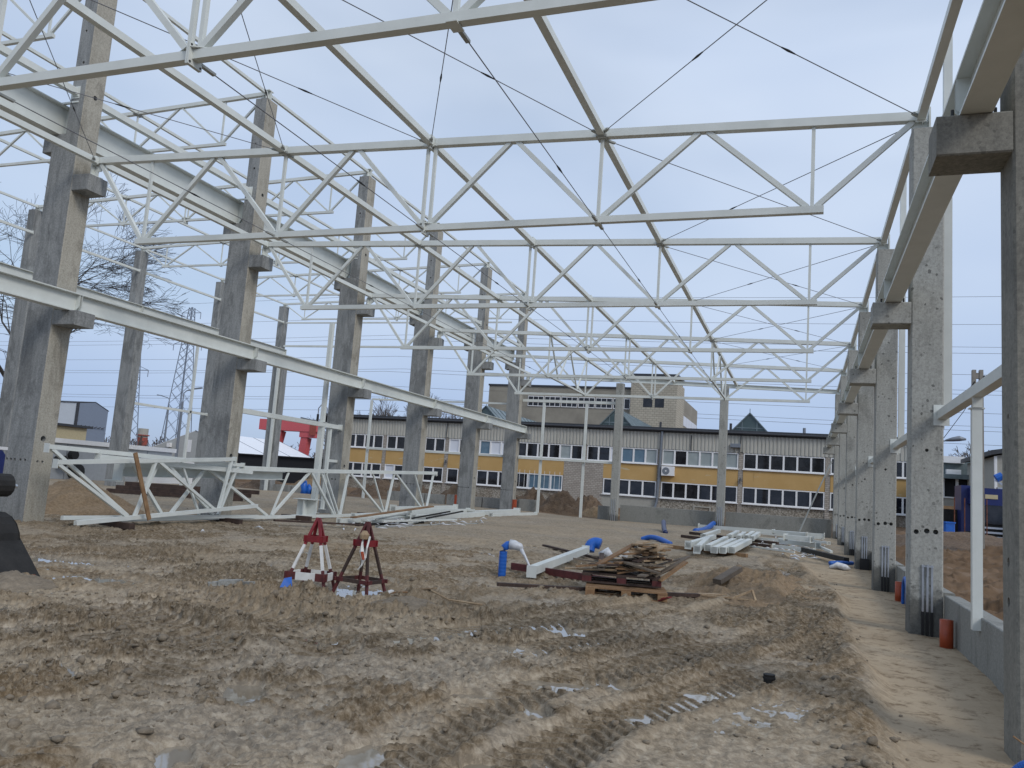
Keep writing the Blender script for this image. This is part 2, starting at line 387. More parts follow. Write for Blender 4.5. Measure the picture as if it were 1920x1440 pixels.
def tag(o, label=None, cat=None, group=None, kind=None):
    for k, v in (('label', label), ('category', cat), ('group', group), ('kind', kind)):
        if v: o[k] = v
    return o
def thing(name, label, cat, loc=(0, 0, 0), rz=0.0, group=None):
    o = bpy.data.objects.new(name, None); o.empty_display_size = 0.2; link(o); o.location = loc; o.rotation_euler = (0, 0, rz)
    return tag(o, label, cat, group)
def part(name, mat, parent, fn, key=None, smooth=False):
    """one mesh; fn(mb) draws it in the thing's own coordinates; the same key shares mesh data"""
    if key is not None and (name, key) in CACHE: me = CACHE[(name, key)]
    else:
        mb = MB(); fn(mb); me = mb.mesh(name, mat, smooth)
        if key is not None: CACHE[(name, key)] = me
    return link(bpy.data.objects.new(name, me), parent)
def single(name, mat, fn, label, cat, loc=(0, 0, 0), rz=0.0, group=None, key=None, smooth=False):
    o = part(name, mat, None, fn, key, smooth); o.location = loc; o.rotation_euler = (0, 0, rz)
    return tag(o, label, cat, group)
ORD = ['first', 'second', 'third', 'fourth', 'fifth', 'sixth', 'seventh', 'eighth', 'ninth', 'tenth', 'eleventh', 'twelfth']

# ------------------------------------------------------------------ noise (numpy)
def hash2(ix, iy, seed):
    h = (ix.astype(np.int64) * 374761393 + iy.astype(np.int64) * 668265263 + seed * 982451653) & 0x7fffffff
    h = ((h ^ (h >> 13)) * 1274126177) & 0x7fffffff
    return ((h ^ (h >> 16)) & 0xffff) / 65535.0
def vnoise(x, y, seed):
    ix, iy = np.floor(x), np.floor(y); fx, fy = x - ix, y - iy
    fx = fx * fx * fx * (fx * (fx * 6 - 15) + 10); fy = fy * fy * fy * (fy * (fy * 6 - 15) + 10)
    a, b = hash2(ix, iy, seed), hash2(ix + 1, iy, seed); c, d = hash2(ix, iy + 1, seed), hash2(ix + 1, iy + 1, seed)
    return (a + (b - a) * fx) * (1 - fy) + (c + (d - c) * fx) * fy
def fbm(x, y, sc, oct_, seed, gain=0.5, ridged=False):
    t = 0; a = 1.0; n = 0
    for o in range(oct_):
        v = vnoise(x * sc * 2 ** o + 17.3 * o, y * sc * 2 ** o + 5.1 * o, seed + o)
        v = 1 - np.abs(2 * v - 1) if ridged else v
        t = t + a * v; n += a; a *= gain
    return t / n
def sst(a, b, x):
    t = np.clip((x - a) / (b - a), 0, 1); return t * t * (3 - 2 * t)

# ------------------------------------------------------------------ ground
def base_z(x, y):
    x = np.asarray(x, float); y = np.asarray(y, float)
    far = sst(10, 42, y) * 0.17
    edge = 0.57 - 0.9 * sst(17, 27, y) + 0.12 * np.sin(y * 0.9) * sst(6, 9, y)
    z = 0.06 + far - 0.09 * sst(edge - 0.10, edge + 0.16, x) * (1 - sst(30, 40, y))
    z = z + 0.10 * sst(-11.5, -15, x)
    out_r = sst(1.95, 2.1, x); z = z * (1 - out_r) + out_r * (0.36 + 0.25 * sst(8, 40, y))
    out_e = sst(43.7, 44.4, y); z = z * (1 - out_e) + out_e * np.maximum(z, 0.45)
    return z
TRACKS = [  # centre line points (x, y), half width, lug pitch
    ([(-2.3, 2.6), (-2.12, 4.06), (-2.1, 5.24), (-1.75, 6.55), (-1.08, 8.4), (-0.1, 11.2), (0.25, 15)], 0.30, 0.15),
    ([(-3.1, 3.4), (-3.1, 5.2), (-2.85, 6.3), (-2.4, 7.8), (-1.5, 10.3), (-0.45, 14.8), (-0.3, 22)], 0.32, 0.15),
    ([(-1.7, 3.0), (-1.42, 4.5), (-1.15, 5.75), (-0.6, 7.4), (0.15, 9.6), (0.3, 13)], 0.26, 0.13),
    ([(-2.96, 2.8), (-2.95, 4.1), (-3.2, 5.05), (-3.7, 6.1), (-4.75, 7.05), (-6.4, 7.75), (-9.5, 8.6)], 0.34, 0.19),
    ([(-3.6, 2.6), (-3.9, 3.9), (-4.1, 4.8), (-4.8, 5.8), (-6.2, 6.6), (-9, 7.3)], 0.34, 0.19),
    ([(-5.6, 5.6), (-4.83, 6.2), (-3.85, 7.1), (-2.9, 9.1), (-1.7, 12.6), (-1.2, 17)], 0.32, 0.16),
    ([(-9.5, 11.5), (-6.0, 12.6), (-2.5, 14.8), (-0.8, 19), (-0.4, 26)], 0.40, 0.2),
    ([(-11, 14.5), (-7.5, 15.5), (-4.0, 18), (-2.2, 24), (-1.8, 30)], 0.40, 0.2),
]
PUDDLES = [(-10.3, 9.3, 0.75, 0.33, 0.5), (-8.75, 8.1, 0.70, 0.30, 0.5), (-5.50, 9.72, 0.55, 0.55, 0.3), (-3.62, 4.95, 0.14, 0.30, 0.5),
           (-1.75, 6.45, 0.38, 0.22, 0.3), (-1.35, 6.75, 0.25, 0.14, 0.3), (-2.25, 4.2, 0.10, 0.26, 0.4), (-1.66, 4.35, 0.09, 0.13, 0), (-2.45, 8.9, 0.28, 0.22, 0),
           (-1.7, 5.55, 0.1, 0.16, 0.2), (-6.7, 7.1, 0.5, 0.15, 0.4), (-3.1, 3.7, 0.10, 0.2, 0.4), (-1.0, 5.9, 0.16, 0.1, 0), (-7.3, 17.5, 1.2, 0.4, 0.2), (-4.4, 12.0, 0.5, 0.3, 0),
           (-2.3, 5.75, 0.2, 0.12, 0.3), (-0.75, 6.9, 0.14, 0.1, 0.2), (-1.1, 7.6, 0.3, 0.1, 0.4), (-4.7, 6.2, 0.25, 0.1, 0.5), (-6.4, 20.5, 1.0, 0.35, 0.3)]
def ground_full(x, y):
    b = base_z(x, y)
    inside = (1 - sst(1.9, 2.05, x)) * (1 - sst(43, 44.2, y))
    strip = sst(0.45, 0.85, x - (-0.9 * sst(17, 27, y))) * (1 - sst(1.95, 2.05, x)) * (1 - sst(24, 34, y))
    dist = np.sqrt(x * x + y * y)
    wx = x + 0.35 * (fbm(x, y, 0.9, 3, 11) - 0.5); wy = y + 0.35 * (fbm(x, y, 0.9, 3, 12) - 0.5)
    def bump(cx, cy, r): return np.exp(-((x - cx) ** 2 + (y - cy) ** 2) / (r * r))
    rough = 0.66 + 0.30 * bump(-5.4, 7.6, 2.3) + 0.55 * bump(-6.5, 5.2, 2.2) + 0.45 * bump(-3.6, 6.0, 1.6) + 0.5 * bump(-4.6, 9.2, 1.5) + 0.6 * bump(-9.0, 10.5, 2.5) + 0.3 * bump(-2.0, 9.0, 2.0)
    rough = rough * (0.55 + 0.9 * fbm(x, y, 0.45, 2, 44))
    calm = np.clip(0.75 * bump(-0.45, 5.6, 1.5) + 0.6 * bump(-7.0, 4.2, 1.3) + 0.55 * bump(-9.5, 8.6, 1.6) + 0.6 * sst(16, 22, y), 0, 0.8)
    rough = rough * (1 - 0.86 * strip) * (1 - 0.75 * calm)
    und = (fbm(x, y, 0.35, 3, 3) - 0.5) * 0.09
    def zm(a_): return a_ - np.mean(a_)
    b1 = 1 - fbm(wx, wy * 1.1, 1.5, 6, 21, 0.66, True); b2 = 1 - fbm(wx + 9, wy, 5.5, 4, 33, 0.70, True)
    v2 = fbm(wx * 1.1 + 3, wy, 6.0, 4, 35, 0.66)
    patch = sst(0.33, 0.54, fbm(x, y, 0.8, 4, 9, 0.6)) * (1 - 0.9 * calm)
    clod = sst(0.49, 0.53, v2) * patch
    f1 = 1 - fbm(wx, wy, 15.0, 3, 41, 0.7, True)
    det = rough * (0.16 * zm(b1) * (0.45 + 0.75 * patch) + 0.12 * zm(b2) * (0.4 + 0.6 * patch) + 0.030 * zm(clod) + 0.07 * zm(f1))
    trk = np.zeros_like(x); lug = np.zeros_like(x); tread = np.zeros_like(x); tin = np.zeros_like(x)
    for pts, w, pitch in TRACKS:
        P = np.array(pts); best = np.full_like(x, 9.0); s_ = np.zeros_like(x); sg = np.zeros_like(x); acc = 0.0
        # smooth polyline
        tt = np.linspace(0, len(P) - 1, 6 * (len(P) - 1) + 1)
        Q = []
        for t in tt:
            i = min(int(t), len(P) - 2); f = t - i; p0 = P[max(i - 1, 0)]; p1 = P[i]; p2 = P[i + 1]; p3 = P[min(i + 2, len(P) - 1)]
            Q.append(0.5 * ((2 * p1) + (p2 - p0) * f + (2 * p0 - 5 * p1 + 4 * p2 - p3) * f * f + (3 * p1 - p0 - 3 * p2 + p3) * f ** 3))
        for a, c in zip(Q[:-1], Q[1:]):
            d = c - a; L_ = np.hypot(*d)
            if L_ < 1e-6: continue
            d = d / L_; rx, ry = x - a[0], y - a[1]; al = np.clip(rx * d[0] + ry * d[1], 0, L_); px, py = rx - d[0] * al, ry - d[1] * al
            q = np.hypot(px, py); sgn = np.sign(d[0] * ry - d[1] * rx); mk = q < best
            best = np.where(mk, q, best); s_ = np.where(mk, acc + al, s_); sg = np.where(mk, sgn, sg); acc += L_
        wob = w * (0.85 + 0.4 * vnoise(x * 1.3, y * 1.3, 71))
        ins = 1 - sst(wob * 0.8, wob * 1.05, best); berm = np.exp(-((best - wob * 1.25) / (0.28 * w)) ** 2)
        keep = 0.35 + 0.65 * sst(0.36, 0.50, fbm(x, y, 0.7, 2, 55))
        ph = (s_ + best * 0.75 * (1 if pitch < 0.18 else -1)) / pitch + 0.3 * vnoise(x * 4, y * 4, 5)
        lg = sst(0.30, 0.55, np.abs((ph % 1.0) - 0.5) * 2) - 0.5
        trk = trk + keep * (-0.030 * ins + 0.035 * berm * (0.4 + 1.2 * fbm(x, y, 3.0, 3, 57))); lug = lug + keep * ins * lg * 0.055; tread = tread + keep * ins * (lg + 0.5); tin = np.maximum(tin, keep * ins)
        det = det * (1 - 0.92 * ins * keep)
    trk = trk * (1 - 0.8 * strip); lug = lug * (1 - 0.8 * strip)
    pud = np.zeros_like(x)
    for cx, cy, rx, ry, an in PUDDLES:
        c, s = math.cos(an), math.sin(an); dx, dy = x - cx, y - cy
        q = np.sqrt(((dx * c + dy * s) / rx) ** 2 + ((-dx * s + dy * c) / ry) ** 2) + 1.6 * (fbm(x, y, 4.0, 3, 91) - 0.5)
        pud = np.maximum(pud, 1 - sst(0.65, 1.15, q))
    # ridge heaped round the water hole under the trestles
    ring = np.exp(-((np.hypot((x + 5.62) / 1.1, (y - 9.7)) - 0.72) / 0.20) ** 2) * (y < 9.9)
    h = und + det + trk + lug + 0.045 * ring * (0.3 + 1.4 * fbm(x, y, 4.0, 4, 77))
    h = h * (1 - 0.88 * pud) - 0.054 * pud
    # crumbled edge beside the sand strip
    e = x - (0.57 - 0.9 * sst(17, 27, y) + 0.12 * np.sin(y * 0.9) * sst(6, 9, y))
    h = h + 0.075 * np.exp(-((e + 0.22) / 0.20) ** 2) * (0.25 + 1.5 * np.maximum(0, fbm(x, y, 3.5, 4, 61) - 0.33)) * (1 - sst(18, 26, y))
    fade = 1 - 0.6 * sst(20, 60, dist)
    oz = ((fbm(x, y, 0.5, 3, 81) - 0.5) * 0.4 + 0.30 * (fbm(x, y, 1.6, 5, 83, 0.6, True) ** 2 - 0.36)) * (1 - sst(60, 140, dist))
    z = b + h * inside * fade + oz * (1 - inside) * (sst(2.0, 2.6, x) + sst(44, 46, y)).clip(0, 1)
    z = z - 0.35 * sst(70, 90, dist) * 0
    wet = np.clip((0.0 - (h - und)) / 0.05, 0, 1) * sst(0.45, 0.6, fbm(x, y, 0.5, 3, 19)) * inside * (1 - 0.7 * strip)
    sand = np.clip(strip * 1.0 + 0.35 * (fbm(x, y, 0.5, 3, 23) > 0.56) * inside * (dist > 9), 0, 1)
    churn = np.clip((0.25 + 0.75 * patch) * (h - und + 0.03) / 0.055, 0, 1) * inside * (1 - 0.8 * strip)
    churn = churn * (1 - 0.6 * calm)
    churn = churn * (1 - tin) + np.clip(tread, 0, 1) * 0.9 * tin * (1 - strip)
    return z, wet, sand, 1 - inside, churn
def build_ground():
    ys = np.concatenate([np.array([-400, -120, -50, -25, -12, -6, -2.5, 0.0, 0.8, 1.3]), 1.6 * np.exp(np.linspace(0, math.log(50 / 1.6), 640)), np.array([52, 55, 59, 64, 70, 80, 95, 120, 170, 260, 450, 900, 2000, 4000])])
    nu = 820
    u = np.linspace(0, 1, nu)
    ext = np.array([3, 8, 20, 60, 180, 600, 2500.0])
    X = []; Y = []
    for yv in ys:
        yy = max(yv, 1.6); yy = min(yy, 60)
        lo, hi = -1.34 * yy - 1.0, 0.32 * yy + 1.2
        row = np.concatenate([lo - ext[::-1], lo + (hi - lo) * u, hi + ext]); X.append(row); Y.append(np.full_like(row, yv))
    X = np.array(X); Y = np.array(Y); nr, nc = X.shape
    z, wet, sand, soil, churn = ground_full(X.ravel(), Y.ravel())
    co = np.stack([X.ravel(), Y.ravel(), z], 1).astype(np.float32)
    idx = np.arange(nr * nc).reshape(nr, nc)
    q = np.stack([idx[:-1, :-1], idx[:-1, 1:], idx[1:, 1:], idx[1:, :-1]], -1).reshape(-1, 4).astype(np.int32)
    me = bpy.data.meshes.new('ground'); me.vertices.add(len(co)); me.vertices.foreach_set('co', co.ravel())
    me.loops.add(q.size); me.loops.foreach_set('vertex_index', q.ravel()); me.polygons.add(len(q))
    me.polygons.foreach_set('loop_start', np.arange(0, q.size, 4, dtype=np.int32)); me.polygons.foreach_set('loop_total', np.full(len(q), 4, np.int32))
    me.polygons.foreach_set('use_smooth', np.ones(len(q), bool))
    me.update(calc_edges=True)
    for nm, a in (('wet', wet), ('sand', sand), ('soil', soil), ('churn', churn)):
        at = me.attributes.new(nm, 'FLOAT', 'POINT'); at.data.foreach_set('value', a.astype(np.float32))
    me.materials.append(MATS['mud'])
    tag(link(bpy.data.objects.new('ground', me)), kind='structure')
build_ground()
def gz(x, y): return float(base_z(np.array([x]), np.array([y]))[0])
def gfull(x, y): return float(ground_full(np.array([float(x)]), np.array([float(y)]))[0][0])
# standing water: one level sheet below the mud crests, showing only in the hollows
def build_water():
    mb = MB(); xs = np.linspace(-14, 0.2, 60); ys = np.linspace(1.6, 26, 90); n = len(xs)
    XX, YY = np.meshgrid(xs, ys); zz = base_z(np.minimum(XX, 0.2), YY) - 0.033
    vs = np.stack([XX.ravel(), YY.ravel(), zz.ravel()], 1).tolist()
    fs = [(j * n + i, j * n + i + 1, (j + 1) * n + i + 1, (j + 1) * n + i) for j in range(len(ys) - 1) for i in range(n - 1)]
    mb.v = [tuple(p) for p in vs]; mb.f = fs
    o = link(bpy.data.objects.new('puddle_water', mb.mesh('puddle_water', 'puddle_water', True))); tag(o, kind='structure')
build_water()

# ------------------------------------------------------------------ hall frame
def yc(i): return 6.77 + 6.0 * i                 # centre line of column row i
def cut_holes(me, holes):
    """real round pockets cut into a shaft: (point, direction, radius, depth)"""
    cut = MB()
    for p, d, r, dep in holes:
        p, d = Vector(p), Vector(d); cut.cyl(p - d * 0.03, p + d * dep, r, 12)
    cm = cut.mesh('cutter', 'dark_interior'); a = bpy.data.objects.new('tmp_a', me); b = bpy.data.objects.new('tmp_b', cm)
    COL.objects.link(a); COL.objects.link(b)
    md = a.modifiers.new('b', 'BOOLEAN'); md.object = b; md.solver = 'EXACT'; md.operation = 'DIFFERENCE'
    dg = bpy.context.evaluated_depsgraph_get(); dg.update()
    nm = bpy.data.meshes.new_from_object(a.evaluated_get(dg)); nm.name = me.name
    bpy.data.objects.remove(a); bpy.data.objects.remove(b); bpy.data.meshes.remove(cm)
    return nm
def shaft_mesh(key, mat, boxes, holes):
    if ('shaft', key) in CACHE: return
    mb = MB()
    for x0, x1, y0, y1, z0, z1 in boxes:
        mb.bar(((x0 + x1) / 2, (y0 + y1) / 2, z0), ((x0 + x1) / 2, (y0 + y1) / 2, z1), abs(y1 - y0) if False else x1 - x0, y1 - y0, up=(0, 1, 0), ch=0.018)
    me = mb.mesh('shaft', mat)
    CACHE[('shaft', key)] = cut_holes(me, holes) if holes else me
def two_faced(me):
    me.materials.append(MATS['concrete_tan_lit'])
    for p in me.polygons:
        if p.normal.x > 0.5 and p.area > 0.05: p.material_index = 1  # right-hand faces get the brighter tan: lit side painted into the colour
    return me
def put(name, key, parent): return link(bpy.data.objects.new(name, CACHE[(name, key)]), parent)

R_LAB = ['nearest grey concrete column, cropped by the right edge of the frame', 'second concrete column of the right row, with three silver conduits and holes at its foot',
         'third concrete column of the right row, pocked with dark spots', 'fourth concrete column of the right row, black sheet at its foot',
         'fifth concrete column of the right row', 'sixth concrete column of the right row', 'farthest concrete column of the right row, beside the yellow building']
def right_column(i):
    z0 = gz(1.6, yc(i)) - 0.25
    t = thing('concrete_column', R_LAB[i], 'column', (1.61, yc(i), 0), group='concrete columns of the right row')
    shaft_mesh('R', 'concrete_right', [(-0.21, 0.21, -0.21, 0.21, -0.35, 7.24)],
               [((-0.125, -0.21, 1.37), (0, 1, 0), 0.033, 0.12), ((0.005, -0.21, 1.39), (0, 1, 0), 0.036, 0.12), ((0.115, -0.21, 1.385), (0, 1, 0), 0.034, 0.12),
                ((-0.21, 0.0, 2.35), (1, 0, 0), 0.022, 0.1), ((-0.21, 0.02, 1.30), (1, 0, 0), 0.035, 0.12), ((-0.21, 0.02, 1.02), (1, 0, 0), 0.035, 0.12), ((0.0, -0.21, 2.5), (0, 1, 0), 0.024, 0.08)])
    sh = put('shaft', 'R', t)
    def corb(mb): mb.bar((-0.715, 0, 4.46), (-0.207, 0, 4.46), 0.42, 0.32, ch=0.012)
    co = part('corbel', 'concrete_right', t, corb, 'R')
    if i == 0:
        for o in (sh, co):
            o.data = o.data.copy(); o.data.materials[0] = MATS['concrete_shaded']
    tag(part('bolt', 'black_rubber', t, lambda mb: [mb.cyl((-0.30, -0.1, 4.62), (-0.30, -0.1, 4.70), 0.012, 8), mb.cyl((-0.60, -0.16, 4.62), (-0.60, -0.16, 4.68), 0.012, 8)], 'R'), kind='stuff')
    for k, dx in enumerate((-0.042, 0.014, 0.070)):
        s = part('conduit', 'galvanised', t, lambda mb, dx=dx: mb.box((dx - 0.013, -0.232, 0.30), (dx + 0.013, -0.2095, 0.93)), ('R', k))
        part('conduit_sleeve', 'black_rubber', s, lambda mb, dx=dx: mb.box((dx - 0.016, -0.236, -0.2), (dx + 0.016, -0.2095, 0.305)), ('R', k))
    part('conduit_clip', 'galvanised', t, lambda mb: [mb.box((-0.06, -0.240, 0.90), (0.088, -0.234, 0.925)), mb.box((0.004, -0.256, 0.78), (0.026, -0.238, 0.94))], 'R')
    if i == 3: part('foot_sheet', 'black_rubber', t, lambda mb: mb.box((-0.10, -0.30, -0.1), (0.13, -0.242, 0.33)), 'R3')
    def seat(mb):
        mb.box((-0.20, -0.13, 7.24), (0.04, 0.13, 7.26)); mb.box((-0.20, -0.012, 7.26), (0.02, 0.012, 7.42)); mb.box((-0.012 + 0.03, -0.12, 7.26), (0.012 + 0.03, 0.12, 7.60))
    part('truss_seat', 'white_steel', t, seat, 'R')
M_LAB = ['tall concrete column of the middle row nearest the camera, left of the frame', 'broad weathered concrete column at the left, second row from the camera', 'tall concrete column behind the stacked white trusses, third row from the camera',
         'tall stained concrete column beside the white door posts', 'tall concrete column of the middle row, third from the far end', 'tall concrete column of the middle row, second from the far end', 'last tall concrete column of the middle row, where the low beam ends']
def mid_column(i):
    t = thing('concrete_column', M_LAB[i], 'column', (-15.03, yc(i) - 0.0, 0), group='tall concrete columns of the middle row')
    shaft_mesh('M', 'concrete_mid', [(-0.77, 0, -0.25, 0.25, -0.4, 8.6)],
               [((-x, -0.25, 1.43), (0, 1, 0), 0.030, 0.12) for x in (0.20, 0.33, 0.49, 0.60, 0.72)] + [((0, -0.12, 1.42), (-1, 0, 0), 0.026, 0.1), ((0, 0.0, 1.42), (-1, 0, 0), 0.026, 0.1), ((0, -0.06, 1.90), (-1, 0, 0), 0.062, 0.16)])
    if len(CACHE[('shaft', 'M')].materials) < 2: two_faced(CACHE[('shaft', 'M')])
    put('shaft', 'M', t)
    if ('upper_shaft', 'M') not in CACHE:
        mb = MB(); mb.bar((-0.21, 0, 8.59), (-0.21, 0, 12.40), 0.42, 0.496, up=(0, 1, 0), ch=0.018)
        CACHE[('upper_shaft', 'M')] = two_faced(cut_holes(mb.mesh('upper_shaft', 'concrete_mid'), [((0, 0.02, 9.51), (-1, 0, 0), 0.055, 0.14), ((-0.19, -0.248, 10.24), (0, 1, 0), 0.035, 0.12), ((-0.24, -0.248, 11.0), (0, 1, 0), 0.03, 0.12)]))
    put('upper_shaft', 'M', t)
    part('corbel', 'concrete_mid', t, lambda mb: mb.bar((-0.003, 0, 4.465), (0.62, 0, 4.465), 0.50, 0.31, ch=0.012), 'Mlow')
    part('corbel', 'concrete_mid', t, lambda mb: mb.bar((-0.003, 0, 7.45), (0.45, 0, 7.45), 0.50, 0.36, ch=0.012), 'Mup')
    part('corbel', 'concrete_mid', t, lambda mb: mb.bar((-1.03, 0, 8.40), (-0.767, 0, 8.40), 0.49, 0.40, ch=0.012), 'Mleft')
    def seat(mb):
        mb.box((0.20, -0.12, 7.63), (0.44, 0.12, 7.65)); mb.box((0.22, -0.012, 7.65), (0.42, 0.012, 7.92)); mb.box((0.30, -0.1, 7.65), (0.325, 0.1, 7.93))
    part('truss_seat', 'white_steel', t, seat, 'M')
    def top(mb):
        mb.box((-0.33, -0.12, 12.40), (-0.05, 0.12, 12.42)); mb.box((-0.20, -0.1, 12.42), (-0.175, 0.1, 12.74)); mb.box((-0.31, -0.012, 12.42), (-0.07, 0.012, 12.72)); mb.box((-0.30, -0.11, 12.72), (-0.08, 0.11, 12.74))
    part('truss_seat', 'white_steel', t, top, 'Mtop')
    def brk(mb):
        mb.box((-0.40, -0.258, 9.40), (-0.16, -0.248, 9.68)); mb.box((-0.42, 0.248, 9.40), (-0.16, 0.258, 9.68)); mb.box((-0.86, -0.265, 9.30), (-0.16, -0.20, 9.335))
    part('strut_plate', 'white_steel', t, brk, 'M')
def outer_column(i):
    lab = {3: 'pale concrete column top showing left of the broad weathered column', 4: 'far left concrete column in front of the bare tree', 5: 'outer concrete column half hidden behind the column with stacked trusses', 6: 'outer concrete column in front of the white tent roof'}.get(i, 'outer concrete column beyond the left edge of the frame')
    t = thing('concrete_column', lab, 'column', (-31.75, yc(i), 0), group='outer concrete columns on the left')
    shaft_mesh('O', 'concrete_mid', [(0, 0.77, -0.25, 0.25, -0.3, 8.6)], [((0.2 + 0.11 * k, -0.25, 1.43), (0, 1, 0), 0.03, 0.12) for k in range(5)])
    put('shaft', 'O', t)
    part('upper_shaft', 'concrete_mid', t, lambda mb: mb.bar((0.21, 0, 8.59), (0.21, 0, 12.0), 0.42, 0.496, up=(0, 1, 0), ch=0.018), 'O')
    part('truss_seat', 'white_steel', t, lambda mb: [mb.box((0.1, -0.11, 12.0), (0.38, 0.11, 12.02)), mb.box((0.2, -0.1, 12.02), (0.22, 0.1, 12.2)), mb.box((0.12, -0.012, 12.02), (0.36, 0.012, 12.2))], 'O')
for i in range(7): right_column(i)
for i in range(7): mid_column(i)
for i in range(1, 7): outer_column(i)

def gable_column(x, label):
    t = thing('gable_column', label, 'column', (x, yc(6), 0), group='slim concrete columns of the end wall')
    part('shaft', 'concrete_right', t, lambda mb: mb.bar((0, 0, -0.2), (0, 0, 7.55), 0.40, 0.40, up=(0, 1, 0), ch=0.018), 'G')
    for k, dx in enumerate((-0.09, 0.0, 0.09)):
        part('conduit', 'galvanised', t, lambda mb, dx=dx: mb.box((dx - 0.013, -0.222, -0.1), (dx + 0.013, -0.1995, 1.35)), ('G', k))
    part('cap_plate', 'white_steel', t, lambda mb: [mb.box((-0.12, -0.1, 7.55), (0.12, 0.1, 7.57)), mb.box((-0.012, -0.08, 7.57), (0.012, 0.08, 7.72))], 'G')
gable_column(-9.40, 'slim end wall column standing before the window with the fallen plaster')
gable_column(-3.92, 'slim end wall column nearest the right row of columns')

# crane beams, one per bay
def crane_beam(x, z0, h, b, ya, yb, label, group, key):
    t = thing('crane_beam', label, 'beam', (x, ya, z0), group=group)
    L_ = yb - ya
    part('girder', 'white_steel', t, lambda mb: mb.ibeam((0, 0.006, h / 2), (0, L_ - 0.006, h / 2), h, b, 0.024, 0.016), (key, L_))
    for k, yy in enumerate((0.03, L_ - 0.03)):
        for sx in (-1, 1):
            part('stiffener', 'white_steel', t, lambda mb: mb.add([(sx * 0.008, yy - 0.006, 0.024), (sx * b / 2, yy - 0.006, h * 0.30), (sx * b / 2, yy - 0.006, h - 0.024), (sx * 0.008, yy - 0.006, h - 0.024),
                 (sx * 0.008, yy + 0.006, 0.024), (sx * b / 2 * 0.97, yy + 0.006, h * 0.30), (sx * b / 2 * 0.97, yy + 0.006, h - 0.024), (sx * 0.008, yy + 0.006, h - 0.024)],
                 [(0, 1, 2, 3), (7, 6, 5, 4), (0, 4, 5, 1), (1, 5, 6, 2), (2, 6, 7, 3), (3, 7, 4, 0)]), (key, L_, k, sx))
bay = ['over the camera', 'first bay', 'second bay', 'third bay', 'fourth bay', 'fifth bay', 'sixth bay']
for i in range(-1, 6):
    crane_beam(1.165, 4.622, 0.40, 0.22, yc(i), yc(i + 1), ['white crane girder at top right, over the nearest corbel'][0] if i < 0 else 'white crane girder on the right corbels, %s from the camera' % bay[i + 1], 'crane girders along the right columns', 'R')
for i in range(0, 6):
    crane_beam(-14.70, 4.62, 0.40, 0.24, yc(i), yc(i + 1), ['low crane girder of the middle row reaching the left frame edge', 'low crane girder between the two leftmost tall columns', 'low crane girder passing the white door posts', 'low crane girder of the middle row, fourth bay', 'low crane girder of the middle row, fifth bay', 'low crane girder of the middle row, last bay at the far end'][i], 'low crane girders of the middle row', 'Ml')
for i in range(0, 6):
    crane_beam(-15.76, 8.602, 0.70, 0.28, yc(i), yc(i + 1), ['deep high girder at the upper left frame edge', 'deep high girder between the two leftmost tall columns', 'deep high girder of the middle row, third bay', 'deep high girder of the middle row, fourth bay', 'deep high girder of the middle row, fifth bay', 'deep high girder of the middle row, last bay at the far end'][i], 'deep crane girders high on the middle row', 'Mh')
for i in range(1, 6):
    crane_beam(-31.12, 8.602, 0.62, 0.26, yc(i), yc(i + 1), 'distant crane girder on the outer left columns, %s bay from the far end' % ORD[5 - i], 'crane girders on the outer left columns', 'O')

